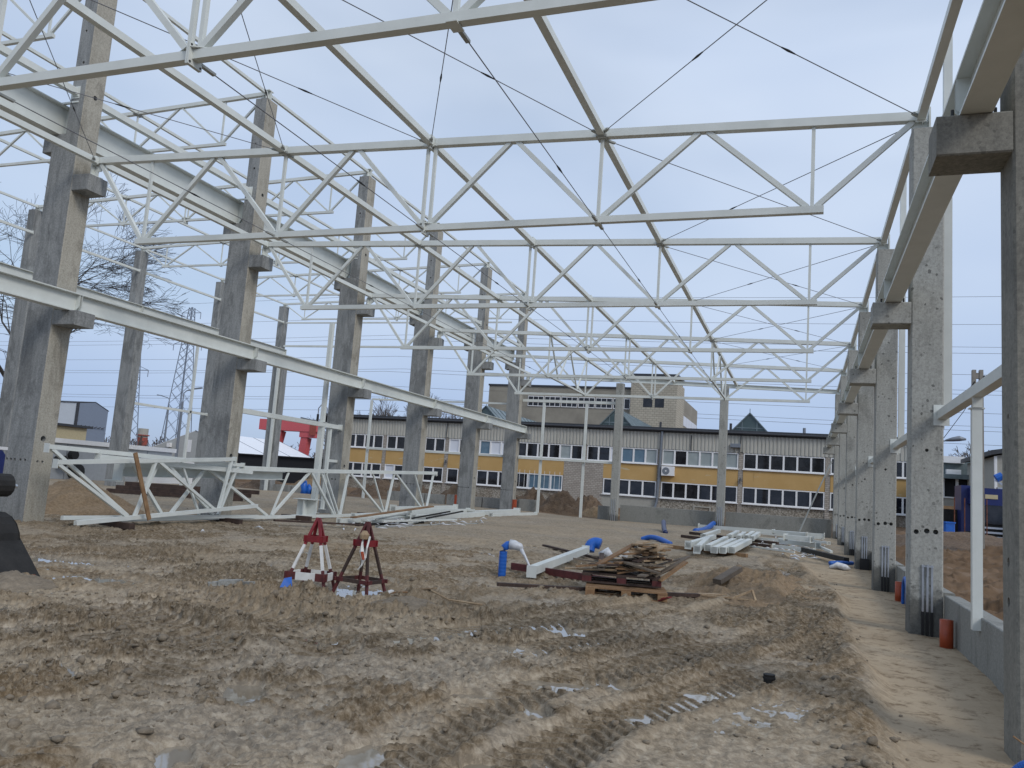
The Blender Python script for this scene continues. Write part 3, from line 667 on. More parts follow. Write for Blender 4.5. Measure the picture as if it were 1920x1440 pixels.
# roof trusses
def truss(y, xr, xl, zr, zl, zb, label, group, key, dz=0.0):
    t = thing('roof_truss', label, 'truss', ((xr + xl) / 2, y, zb), group=group)
    cx = (xr + xl) / 2; s = (xr - xl) / 16.2
    off = [1.515, 4.89, 8.10, 11.3, 14.65]
    bx = [xr - o * s - cx for o in off]
    def zt(x): return zl + (zr - zl) * ((x + cx - xl) / (xr - xl)) - zb
    A, B = xr - cx, xl - cx
    tw, bw, dw, vw = (0.135, 0.11, 0.078, 0.055) if key == 'n1' else (0.11, 0.085, 0.058, 0.045)
    def P(x, z): return (x, 0, z)
    mid = bx[2]
    part('top_chord', 'white_steel', t, lambda mb: mb.bar(P(A, zt(A)), P(mid + 0.008, zt(mid)), tw, tw), key + 'r')
    part('top_chord', 'white_steel', t, lambda mb: mb.bar(P(mid - 0.008, zt(mid)), P(B, zt(B)), tw, tw), key + 'l')
    part('bottom_chord', 'white_steel', t, lambda mb: mb.bar(P(bx[0] + 0.17, 0), P(mid + 0.008, 0), bw, bw), key + 'r')
    part('bottom_chord', 'white_steel', t, lambda mb: mb.bar(P(mid - 0.008, 0), P(bx[4] - 0.17, 0), bw, bw), key + 'l')
    apex = [(bx[k] + bx[k + 1]) / 2 for k in range(4)]
    dg = [(P(A - 0.12, zt(A) - 0.07), P(bx[0] + 0.06, 0.05))]
    for k in range(4):
        dg.append((P(bx[k] - 0.07, 0.05), P(apex[k] + 0.07, zt(apex[k]) - 0.06))); dg.append((P(apex[k] - 0.07, zt(apex[k]) - 0.06), P(bx[k + 1] + 0.07, 0.05)))
    dg.append((P(bx[4] - 0.06, 0.05), P(B + 0.12, zt(B) - 0.07)))
    for k, (p, q) in enumerate(dg): part('diagonal', 'white_steel', t, lambda mb: mb.bar(p, q, dw, dw, up=(0, 1, 0)), (key, k))
    vs = [bx[0], bx[1], mid + 0.075, mid - 0.075, bx[3], bx[4]]
    for k, x in enumerate(vs): part('vertical', 'white_steel', t, lambda mb: mb.bar(P(x, 0.06), P(x, zt(x) - 0.07), vw, vw, up=(0, 1, 0)), (key, k))
    def splice(mb, z, e):
        if 1:
            for dx in (-0.012, 0.012): mb.box((mid + dx - 0.010, -0.11, z - 0.13), (mid + dx + 0.010, 0.11, z + 0.13))
            for sx in (-1, 1):
                mb.add([(mid + sx * 0.022, -0.11, z + 0.064 * -e), (mid + sx * 0.022, 0.11, z + 0.064 * -e), (mid + sx * 0.26, 0.0, z + 0.064 * -e), (mid + sx * 0.022, -0.11, z + 0.074 * -e), (mid + sx * 0.022, 0.11, z + 0.074 * -e), (mid + sx * 0.26, 0, z + 0.074 * -e)], [(0, 1, 2), (5, 4, 3), (0, 3, 4, 1), (1, 4, 5, 2), (2, 5, 3, 0)])
    part('splice_plate', 'white_steel', t, lambda mb: splice(mb, 0, -1), key + 'b'); part('splice_plate', 'white_steel', t, lambda mb: splice(mb, zt(mid), 1), key + 't')
    for k, x in enumerate((bx[1], bx[3])):
        part('gusset', 'grey_steel', t, lambda mb: [mb.box((x - 0.09, -0.13, zt(x) - 0.085), (x + 0.09, 0.13, zt(x) - 0.045)), mb.box((x - 0.012, -0.14, zt(x) - 0.03), (x + 0.012, 0.14, zt(x) + 0.06))], (key, k))
        part('gusset', 'white_steel', t, lambda mb: mb.box((x - 0.06, -0.10, -0.075), (x + 0.06, 0.10, -0.06)), (key, 'b', k))
    tag(part('bolt', 'black_rubber', t, lambda mb: [mb.cyl((mid - 0.028, yy, z), (mid + 0.028, yy, z), 0.014, 8) for z in (-0.10, 0.10, zt(mid) - 0.1) for yy in (-0.085, 0.085)], key), kind='stuff')
    part('end_plate', 'white_steel', t, lambda mb: [mb.box((A - 0.14, -0.011, zt(A) - 0.24), (A + 0.02, 0.011, zt(A) - 0.06)), mb.box((A - 0.005, -0.09, zt(A) - 0.12), (A + 0.012, 0.09, zt(A) + 0.10))], key + 'r')
    part('end_plate', 'white_steel', t, lambda mb: [mb.box((B - 0.02, -0.011, zt(B) - 0.24), (B + 0.14, 0.011, zt(B) - 0.06)), mb.box((B - 0.012, -0.09, zt(B) - 0.12), (B + 0.005, 0.09, zt(B) + 0.10))], key + 'l')
    return [x + cx for x in bx], (lambda x: zl + (zr - zl) * ((x - xl) / (xr - xl)))
XR1, XL1 = 1.545, -14.66
N1 = []
T_LAB = ['nearest white roof truss, only its lower chord crossing the top of the frame', 'second white roof truss, spanning from the broad left column to the right row', 'third white roof truss from the camera over the main hall', 'fourth white roof truss from the camera over the main hall', 'fifth white roof truss from the camera over the main hall', 'farthest full white roof truss over the main hall']
for i in range(0, 6):
    nodes, zt1 = truss(yc(i), XR1, XL1, 7.495, 8.0, 6.13, T_LAB[i], 'white roof trusses of the main hall', 'n1')
XR2, XL2 = -15.22, -31.52
for i in range(1, 7):
    nodes2, zt2 = truss(yc(i), XR2, XL2, 12.66, 12.19, 11.20, ['white truss end at the upper left corner, above the broad column', 'high truss ending on the column with stacked trusses', 'high left hall truss, third from its near end', 'high left hall truss, fourth from its near end', 'high left hall truss, next to last', 'high left hall truss on the farthest outer column'][i - 1], 'high white trusses of the left hall', 'n2')
# gable beam of the main hall
for k, (xa, xb) in enumerate(((-14.6, -9.4), (-9.4, -3.92), (-3.92, 1.5))):
    single('gable_beam', 'white_steel', lambda mb: mb.ibeam((xa + 0.01, 0, zt1(xa) - 0.10), (xb - 0.01, 0, zt1(xb) - 0.10), 0.20, 0.16, 0.012, 0.01), 'white end wall beam, %s of three counted from the left' % ORD[k], 'beam', (0, yc(6), 0), group='beams along the end wall top')

# longitudinal struts
def strut(x, z, ya, yb, w, label, group, name='roof_strut'):
    def f(mb):
        mb.bar((0, 0.09, 0), (0, yb - ya - 0.09, 0), w, w); mb.box((-w * 0.65, 0.076, -w * 0.75), (w * 0.65, 0.092, w * 0.75)); mb.box((-w * 0.65, yb - ya - 0.092, -w * 0.75), (w * 0.65, yb - ya - 0.076, w * 0.75))
    single(name, 'white_steel', f, label, 'strut', (x, ya, z), group=group, key=('strut', round(yb - ya, 3), w))
LN = {0: 'along the right eaves', 1: 'on the line nearest the right row', 2: 'on the ridge splice line', 3: 'on the line nearest the middle row', 4: 'along the corbels of the middle row'}
for li, x in enumerate((XR1 - 0.02, nodes[1], nodes[2], nodes[3], XL1 + 0.03)):
    for i in range(-1 if li in (0, 4) else 0, 6):
        if i < 0: continue
        strut(x, zt1(x) - (0.01 if 0 < li < 4 else 0.02), yc(i), yc(i + 1), 0.115, 'main hall roof strut %s, %s bay' % (LN[li], ORD[i]), 'longitudinal roof struts of the main hall')
LN2 = {0: 'along the tops of the middle columns', 1: 'on its line nearest the middle row', 2: 'on its splice line', 3: 'on its line nearest the outer row', 4: 'along the tops of the outer columns'}
for li, x in enumerate((XR2 - 0.02, nodes2[1], nodes2[2], nodes2[3], XL2 + 0.03)):
    for i in range(1, 6):
        strut(x, zt2(x) - 0.01, yc(i), yc(i + 1), 0.085, 'left hall roof strut %s, %s bay' % (LN2[li], ORD[i - 1]), 'longitudinal roof struts of the left hall')
for i in range(0, 6):
    strut(-15.30, 9.55, yc(i) + 0.18, yc(i + 1) - 0.18, 0.14, 'white square strut between tall middle columns above the deep girder, %s bay' % ORD[i], 'square struts between the tall columns', 'column_strut')
for i in range(2, 6):
    strut(-31.3, 10.95, yc(i) + 0.18, yc(i + 1) - 0.18, 0.10, 'thin white strut between outer left columns above the girder, %s bay from the far end' % ORD[5 - i], 'thin struts between the outer columns', 'column_strut')

# bracing rods with turnbuckles
def rod(p, q, label, group, name='bracing_rod', r=0.007):
    p, q = Vector(p), Vector(q); d = (q - p).normalized(); t = thing(name, label, 'rod', p, group=group); v = q - p
    a, b = d * 0.16, v - d * 0.16
    part('bar', 'cable', t, lambda mb: mb.cyl(a, b, r, 6))
    k = v * 0.62
    part('turnbuckle', 'black_rubber', t, lambda mb: [mb.cyl(k - d * 0.13, k, 0.009, 8, 0.017), mb.cyl(k, k + d * 0.13, 0.017, 8, 0.009)])
    part('fork_end', 'grey_steel', t, lambda mb: [mb.bar(v * 0, a * 1.5, 0.05, 0.03), mb.bar(v - a * 1.5, v, 0.05, 0.03)])
NX = [XR1, nodes[1], nodes[2], nodes[3], XL1]
PN = ['beside the right row', 'right of the splice line', 'left of the splice line', 'beside the middle row']
for k in range(4):
    for i in ([0, 1, 2, 3, 4] if k == 0 else [0] if k < 3 else [0, 5]):
        a, b = NX[k], NX[k + 1]
        za, zb_ = zt1(a) - 0.02, zt1(b) - 0.02
        g = 'crossed roof bracing rods'
        if i >= 5: continue
        rod((a, yc(i) + 0.08, za), (b, yc(i + 1) - 0.08, zb_), 'roof rod %s, %s bay, leaning left' % (PN[k], ORD[i]), g)
        rod((b, yc(i) + 0.08, zb_ - 0.03), (a, yc(i + 1) - 0.08, za - 0.03), 'roof rod %s, %s bay, leaning right' % (PN[k], ORD[i]), g)
for k in (1, 2, 3):
    for i in range(0, 5):
        rod((nodes[k], yc(i) + 0.10, 6.09), (nodes[k], yc(i + 1) - 0.10, 6.09), 'thin tie rod between lower chords on the %s strut line, %s bay' % (ORD[k - 1], ORD[i]), 'tie rods between lower chords', 'tie_rod', 0.007)
# upright bracing frames between the last two trusses
for k in (1, 3):
    for i in (4,):
        t = thing('upright_bracing', 'zigzag white bracing between the two farthest trusses on the %s strut line' % ('right' if k == 1 else 'left'), 'bracing', (nodes[k], yc(i), 6.13), group='zigzag bracing between the farthest trusses')
        zt_ = zt1(nodes[k]) - 6.13 - 0.06
        pts = [(0, 0.08, zt_), (0, 1.5, 0.05), (0, 3.0, zt_), (0, 4.5, 0.05), (0, 5.92, zt_)]
        for a, b in zip(pts[:-1], pts[1:]): part('diagonal', 'white_steel', t, lambda mb: mb.bar(a, b, 0.06))
        part('lower_bar', 'white_steel', t, lambda mb: mb.bar((0, 0.1, 0.02), (0, 5.9, 0.02), 0.07))

# wall girts, posts and plinth walls of the right side
for i in range(0, 6):
    zz = 3.0
    def f(mb):
        mb.bar((0, 0, 0), (0, 5.56, 0), 0.12, 0.12); mb.box((-0.11, -0.012, -0.15), (0.09, 0.002, 0.14)); mb.box((-0.11, 5.558, -0.15), (0.09, 5.572, 0.14))
    single('wall_girt', 'white_steel', f, 'white tube girt between right columns at mid height, %s bay from the camera' % ORD[i], 'girt', (1.80, yc(i) + 0.22, zz), group='girts between the right columns', key='Rgirt')
    single('wall_post', 'white_steel', lambda mb: [mb.bar((0, 0, 0.0), (0, 0, 2.40), 0.10, 0.10), mb.box((-0.075, -0.06, 2.40), (0.075, 0.06, 2.412)), mb.box((-0.05, -0.07, 2.412), (0.05, -0.06, 2.53)), mb.box((0.02, -0.06, -0.0), (0.09, 0.06, 0.12))], 'short white post between plinth wall and girt on the right, %s bay from the camera' % ORD[i], 'post', (1.80, yc(i) + 3.42, 0.41), group='short posts under the right girts', key='Rpost')
    single('wall_post', 'white_steel', lambda mb: mb.bar((0, 0, 0), (0, 0, 6.1), 0.12, 0.12), 'tall white post standing behind the %s right column above the girt' % ORD[i + 1], 'post', (1.98, yc(i + 1) + 0.62, 3.07), group='tall posts behind the right columns', key='Rtall')
    single('plinth_wall', 'concrete_wall', lambda mb: mb.bar((0, 0, 0), (0, 5.57, 0), 0.20, 1.1, ch=0.01), 'low grey concrete plinth wall between right columns, %s bay from the camera' % ORD[i], 'plinth wall', (1.93, yc(i) + 0.215, 0.0 + 0.0), group='plinth walls of the right side', key='Rplinth')
# end wall plinth and gate frame
def slab(x0, x1, y, z0, z1, label, mat='concrete_wall', th=0.2, group='plinth walls of the far end'):
    single('plinth_wall', mat, lambda mb: mb.bar((0, 0, (z0 + z1) / 2), (x1 - x0, 0, (z0 + z1) / 2), th, z1 - z0, ch=0.01), label, 'plinth wall', (x0, y, 0), group=group)
slab(-3.70, 1.38, 43.4, -0.2, 1.12, 'dark plinth wall at the far end, beside the right row of columns')
slab(-9.18, -4.14, 43.4, -0.2, 1.08, 'dark plinth wall at the far end between the two slim columns')
slab(-10.4, -9.65, 43.4, -0.2, 0.95, 'short plinth block left of the slim end wall column', 'concrete_block')
slab(-14.95, -13.95, 43.4, -0.2, 0.98, 'grey plinth block beside the last tall column', 'concrete_block')
for k in range(4): slab(-19.4 + k * 1.12, -18.34 + k * 1.12, 43.5, -0.2, 0.92, 'grey plinth block between far tall columns, %s from the left' % ORD[k], 'concrete_block')
for k in range(3): slab(-23.3 + k * 1.25, -22.1 + k * 1.25, 43.5, -0.2, 0.88, 'grey plinth block before the dirt heaps, %s from the left' % ORD[k], 'concrete_block')
for k in range(4): slab(-31.0 + k * 1.3, -29.75 + k * 1.3, 43.0, -0.2, 0.75, 'grey plinth block under the dark tent side, %s from the left' % ORD[k], 'concrete_block')
def post(x, y, z0, z1, w, label, group, name='frame_post'):
    single(name, 'white_steel', lambda mb: [mb.bar((0, 0, 0), (0, 0, z1 - z0), w, w), mb.box((-w * 0.9, -w * 0.9, 0.0), (w * 0.9, w * 0.9, 0.015))], label, 'post', (x, y, z0), group=group)
def girt(p, q, w, label, group):
    v = Vector(q) - Vector(p)
    single('frame_girt', 'white_steel', lambda mb: mb.bar((0, 0, 0), v, w, w), label, 'girt', p, group=group)
post(-13.72, 43.0, 0.12, 6.42, 0.13, 'left white post of the gate frame in the end wall', 'gate frame posts')
post(-11.27, 43.0, 0.12, 6.42, 0.13, 'right white post of the gate frame in the end wall', 'gate frame posts')
girt((-15.0, 43.0, 6.50), (-9.45, 43.0, 6.50), 0.15, 'upper white girt over the gate frame', 'end wall girts')
girt((-15.0, 42.86, 3.27), (-9.45, 42.86, 3.27), 0.13, 'lower white girt crossing the gate posts', 'end wall girts')
post(-24.62, 42.9, 0.1, 6.2, 0.13, 'white post of the left hall end wall, near the pale patch on the yellow building', 'left hall end wall posts')
girt((-24.6, 42.9, 6.27), (-15.9, 42.9, 6.27), 0.10, 'left hall end wall girt at gate height', 'left hall end wall girts')
girt((-24.6, 42.76, 3.3), (-15.9, 42.76, 3.3), 0.12, 'lowest left hall end wall girt, across the yellow building', 'left hall end wall girts')
girt((-31.2, 42.7, 9.45), (-15.9, 42.7, 9.45), 0.11, 'left hall end wall girt below the top one', 'left hall end wall girts')
girt((-31.2, 42.7, 10.95), (-15.9, 42.7, 10.95), 0.08, 'topmost left hall end wall girt', 'left hall end wall girts')
# door frame between the third and fourth tall columns, outer wall posts
strut(-15.22, 3.22, yc(2) + 0.18, yc(3) - 0.18, 0.14, 'white girt between tall columns over the door posts', 'door framing of the middle row', 'frame_girt')
post(-15.25, 23.42, 3.30, 6.7, 0.13, 'upper white post standing on the girt beside the stained column', 'door framing of the middle row')
post(-15.25, 23.40, 0.28, 3.14, 0.17, 'thick lower door post beside the stained column', 'door framing of the middle row')
post(-15.25, 23.93, 0.40, 3.14, 0.10, 'thin lower door post beside the stained column', 'door framing of the middle row')
girt((-15.25, 23.98, 2.05), (-15.25, 24.75, 2.05), 0.09, 'short white rail from the thin door post to the stained column', 'door framing of the middle row')
post(-31.3, 35.2, 0.2, 8.5, 0.12, 'tall white outer post left of the pylon', 'outer wall posts')
post(-31.2, 42.40, 0.3, 9.2, 0.16, 'white post in front of the farthest outer column', 'outer wall posts')
for i in (4,):
    strut(-31.3, 4.4, yc(i) + 0.18, yc(i + 1) - 0.18, 0.12, 'white girt between outer columns in front of the pylon', 'outer wall girts', 'frame_girt')
single('leaning_prop', 'grey_steel', lambda mb: mb.tube([(0, 0, 0), (0.7, 0.1, 1.8), (1.42, 0.2, 3.55)], 0.035, 8), 'grey steel prop leaning from the ground towards the far right columns', 'prop', (-0.2, 39.9, 0.25))

# ------------------------------------------------------------------ yellow office building
def office():
    YB = 68.0; x0, x1 = -43.7, 8.55
    B = thing('office_building', 'long two-storey building with ochre band and white windows', 'building', (0, YB, 0))
    pil = [-43.6, -37.2, -30.78, -24.26, -17.75, -11.29, -4.76, 1.79, 8.32]
    zs = dict(p0=-0.3, p1=1.60, w1=2.94, y1=4.20, w2=5.63, c1=7.05, top=7.45)
    part('plinth', 'pebbledash', B, lambda mb: mb.box((x0, 0.0, -0.3), (-16.05, 12, 1.60)))
    part('plinth', 'stucco', B, lambda mb: mb.box((-16.05, -0.01, -0.3), (-11.5, 0.0, 1.60)))
    part('plinth', 'pebbledash', B, lambda mb: mb.box((-16.05, 0.003, -0.3), (x1, 12, 1.60)))
    part('core', 'dark_interior', B, lambda mb: mb.box((x0 + 0.05, 0.25, 1.6), (x1 - 0.05, 11.9, 7.0)))
    part('side_wall', 'stucco', B, lambda mb: [mb.box((x1 - 0.25, 0.3, 1.6), (x1, 12, 7.05)), mb.box((x0, 0.3, 1.6), (x0 + 0.25, 12, 7.05))])
    for k, x in enumerate(pil): part('pilaster', 'silicate_brick', B, lambda mb: mb.box((x - 0.17, -0.06, -0.3), (x + 0.17, 0.3, 5.63)))
    br = (-19.55, -16.05)
    part('brick_patch', 'silicate_brick', B, lambda mb: mb.box((br[0], -0.035, 0.45), (br[1], 0.28, 4.20)))
    rg = random.Random(3)
    def win(xa, xb, za, zb, n, mats):
        f = 0.085
        def frame(mb):
            mb.box((xa, -0.05, za), (xb, 0.10, za + f)); mb.box((xa, -0.05, zb - f), (xb, 0.10, zb))
            mb.box((xa, -0.05, za + f), (xa + f, 0.10, zb - f)); mb.box((xb - f, -0.05, za + f), (xb, 0.10, zb - f))
            w = (xb - xa) / n
            for i in range(1, n): mb.box((xa + i * w - 0.07, -0.045, za + f), (xa + i * w + 0.07, 0.10, zb - f))
        wn_ = part('window', 'frame_white', B, frame)
        part('sill', 'frame_white', wn_, lambda mb: mb.box((xa - 0.08, -0.16, za - 0.075), (xb + 0.08, 0.02, za - 0.003)))
        w = (xb - xa) / n
        for i in range(n):
            a = xa + i * w + (f if i == 0 else 0.07); b = xa + (i + 1) * w - (f if i == n - 1 else 0.07)
            part('pane', mats[i % len(mats)], wn_, lambda mb: mb.box((a, 0.03, za + f), (b, 0.05, zb - f)))
    D, Bl, Bu, Wh = 'glass_dark', 'glass_blind', 'glass_blue', 'panel_white'
    up = {0: [D, D, D, D, D, D], 1: [D, D, D, D, D, D], 2: [Wh, D, D, Bu, Wh, Wh], 3: [D, D, D, D, Bl, D], 4: [D, D, Wh, Bu, Bu, Bl], 5: [Bl, D, Bl, Bl, Bl, Bl], 6: [D, D, D, D, D, D], 7: [D, D, D, D, D, D]}
    for k in range(8):
        a, b = pil[k] + 0.20, pil[k + 1] - 0.20
        win(a, b, 4.36, 5.62, 6, up[k])
        if k == 3: win(-23.85, -19.6, 1.62, 2.93, 4, [D, Bu, Bu, Bu])
        elif k == 4: win(-16.0, -11.49, 1.62, 2.93, 4, [D, D, D, D])
        elif k == 2: win(-30.58, -29.45, 1.62, 2.93, 1, [D]); win(-27.65, -24.5, 1.62, 2.93, 3, [D])
        elif k == 1: win(a, b, 1.62, 2.93, 6, [Wh, D, D, D, D, D])
        else: win(a, b, 1.62, 2.93, 6, [D])
        pa, pb = a, b
        if k == 3: pb = br[0] - 0.003
        if k == 4: pa = br[1] + 0.003
        part('ochre_panel', 'ochre_plaster', B, lambda mb: mb.box((pa, -0.04, 2.945), (pb, 0.26, 4.28)))
        if k == 2: part('ochre_panel', 'ochre_plaster', B, lambda mb: mb.box((-29.4, -0.035, 1.61), (-27.7, 0.26, 2.94)))
        ca, cb = pil[k] + 0.004, pil[k + 1] - 0.004
        def corr(mb):
            n = 22; w = (cb - ca) / n
            for i in range(n):
                x = ca + i * w
                pts = [(x, -0.04), (x + w * 0.25, -0.04), (x + w * 0.38, -0.10), (x + w * 0.87, -0.10), (x + w, -0.04)]
                o = len(mb.v)
                for px, py in pts: mb.v += [(px, py, 5.645), (px, py, 7.04)]
                for j in range(4): mb.f.append((o + 2 * j, o + 2 * j + 2, o + 2 * j + 3, o + 2 * j + 1))
            mb.box((ca, -0.035, 5.645), (cb, 0.25, 7.03))
        part('cladding_panel', 'cladding', B, corr)
    rf = part('roof', 'roof_dark', B, lambda mb: [mb.box((x0 - 0.2, -0.30, 7.24), (x1 + 0.2, 12.3, 7.45)), mb.box((x0, -0.14, 7.045), (x1, 0.2, 7.238))])
    part('gutter', 'roof_dark', rf, lambda mb: mb.cyl((x0, -0.36, 7.22), (x1, -0.36, 7.22), 0.09, 8))
    part('vent_pipe', 'roof_dark', rf, lambda mb: mb.cyl((-5.9 + 0.0, 3, 7.45), (-5.9, 3, 8.3), 0.11, 8)); part('vent_pipe', 'lamp_grey', rf, lambda mb: mb.cyl((0.0, 3.0, 7.45), (0.0, 3.0, 8.15), 0.12, 8)); part('vent_pipe', 'roof_dark', rf, lambda mb: mb.cyl((-11.7, 2, 7.45), (-11.7, 2, 8.1), 0.10, 8))
    part('downpipe', 'lamp_grey', B, lambda mb: mb.tube([(-11.15, -0.22, 7.1), (-11.25, -0.20, 3.5), (-11.35, -0.20, 1.2), (-11.5, -0.28, 0.65)], 0.11, 8))
    for x in (-30.78, -17.75, -4.76):
        part('cable_riser', 'roof_dark', B, lambda mb: mb.tube([(x - 0.05, -0.15, 7.6), (x - 0.07, -0.15, 6.2), (x - 0.1, -0.16, 5.7), (x + 0.15, -0.18, 5.68)], 0.035, 5))
    part('wall_box', 'lamp_grey', B, lambda mb: mb.box((-5.6, -0.5, 6.05), (-4.8, -0.105, 6.35)))
    part('cable_riser', 'roof_dark', B, lambda mb: mb.tube([(-8.75, -0.14, 6.9), (-8.75, -0.14, 5.66)], 0.04, 5))
    ac = part('air_conditioner', 'frame_white', B, lambda mb: mb.box((-11.05, -0.45, 3.45), (-10.0, -0.06, 4.22)))
    part('fan_grille', 'lamp_grey', ac, lambda mb: mb.cyl((-10.68, -0.47, 3.83), (-10.68, -0.452, 3.83), 0.30, 16)); part('fan_hub', 'frame_white', ac, lambda mb: mb.cyl((-10.68, -0.48, 3.83), (-10.68, -0.471, 3.83), 0.07, 10))
    part('vent_frame', 'stucco', B, lambda mb: [mb.box((-8.4, -0.05, 0.55), (-8.28, 0.0, 1.15)), mb.box((-7.1, -0.05, 0.55), (-6.98, 0.0, 1.15)), mb.box((-8.28, -0.05, 1.05), (-7.1, 0.0, 1.15))])
    for x in (-30.7, -4.72): part('lantern', 'roof_dark', B, lambda mb: [mb.cyl((x, -0.22, 3.35), (x, -0.22, 3.62), 0.13, 8, 0.04), mb.box((x - 0.02, -0.2, 3.6), (x + 0.02, -0.06, 3.64))])
    for q in range(9): part('window_bar', 'frame_white', B, lambda mb: mb.box((-23.5 + q * 0.46 - 0.014, -0.2, 1.7), (-23.5 + q * 0.46 + 0.014, -0.18, 3.2)))
    # roof lights
    for k, (xa, xp, zp, depth, hw, lab) in enumerate(((-29.6, -29.6, 9.33, 23, 1.95, ''), (-16.5, -16.5, 9.55, 20, 1.95, ''), (-4.55, -4.55, 9.5, 4, 1.9, ''))):
        S = thing('roof_light', ['glazed gable roof light with ribbed slope, left of three', 'glazed gable roof light with ribbed slope beside the tall tower', 'pointed glazed roof light standing alone against the sky'][k], 'roof light', (xp, 74.0, 7.45), group='roof lights on the yellow building')
        h = zp - 7.45
        part('glazed_gable', 'glass_green', S, lambda mb: mb.poly([(-hw, 0, 0), (hw, 0, 0), (0, 0, h)], 0.06, (0, 1, 0)))
        def ribs(mb, sx):
            n = 16
            mb.poly([(sx * (hw + 0.1), -0.15, -0.05), (sx * (hw + 0.1), depth, -0.05), (0, depth * 0.999, h + 0.03), (0, -0.15, h + 0.03)], 0.05, (0, 0, 1))
            for i in range(n):
                y = (i + 0.5) * depth / n; mb.bar((sx * (hw + 0.1), y, 0.0), (0, y, h + 0.09), 0.06, 0.09)
        part('slope', 'roof_metal', S, lambda mb: ribs(mb, 1)); part('slope', 'roof_metal', S, lambda mb: ribs(mb, -1))
        for dx in (-0.33, 0.33): part('mullion', 'roof_metal', S, lambda mb: mb.box((dx * hw - 0.04, -0.05, 0), (dx * hw + 0.04, -0.005, h * (1 - 0.33) - 0.02)))
        part('mullion', 'roof_metal', S, lambda mb: mb.box((-hw * 0.62, -0.052, h * 0.36), (hw * 0.62, -0.006, h * 0.36 + 0.08)))
        part('edge', 'roof_metal', S, lambda mb: [mb.bar((-hw - 0.05, -0.06, 0), (0, -0.06, h + 0.05), 0.12, 0.10), mb.bar((hw + 0.05, -0.06, 0), (0, -0.06, h + 0.05), 0.12, 0.10)])
        part('finial', 'roof_metal', S, lambda mb: mb.cyl((0, 0, h), (0, 0, h + 0.45), 0.03, 6))
office()
def tall_building():
    Y = 110.0
    B = thing('factory_building', 'tall weathered factory block with brick tower behind the yellow building', 'building', (0, Y, 0))
    part('block_wall', 'old_render', B, lambda mb: mb.box((-44, 0.6, 0), (-22.7, 18, 16.3)))
    tw = part('tower', 'pale_brick', B, lambda mb: mb.box((-22.7, 0, 0), (-16.35, 7, 17.4)))
    part('tower_roof', 'roof_dark', tw, lambda mb: mb.box((-23.0, -0.5, 18.0), (-16.2, 7.4, 18.35))); part('tower_attic', 'old_render', tw, lambda mb: mb.box((-22.5, 0.1, 17.41), (-16.6, 6.9, 17.99)))
    sb = part('side_block', 'old_render', B, lambda mb: mb.box((-22.6, 7.05, 0), (-16.5, 24, 16.0)))
    part('side_window', 'panel_white', sb, lambda mb: [mb.box((-16.499, 8.0 + i * 3.1, 12.2), (-16.45, 10.9 + i * 3.1, 13.6)) for i in range(5)])
    part('parapet', 'roof_dark', B, lambda mb: mb.box((-44.1, 0.45, 16.31), (-22.75, 18.1, 16.55)))
    for k in range(7):
        xa = -37.8 + k * 2.52 - 5.0 * 0
        w = part('window', 'frame_white', B, lambda mb: [mb.box((xa, 0.50, 13.45), (xa + 2.36, 0.64, 13.55)), mb.box((xa, 0.50, 14.85), (xa + 2.36, 0.64, 14.95))] + [mb.box((xa + j * 0.765, 0.50, 13.55), (xa + j * 0.765 + 0.065, 0.64, 14.85)) for j in range(4)])
        for j in range(3): part('pane', 'glass_dark', w, lambda mb: mb.box((xa + j * 0.765 + 0.065, 0.55, 13.55), (xa + (j + 1) * 0.765, 0.58, 14.85)))
    for x in (-20.9, -19.3): part('window', 'glass_dark', tw, lambda mb: mb.box((x, -0.03, 13.8), (x + 1.25, 0.01, 15.2)))
    for k in range(8): part('low_window', 'panel_white', B, lambda mb: mb.box((-31.0 + k * 1.5, 0.55, 9.9), (-29.7 + k * 1.5, 0.64, 11.0)))
tall_building()

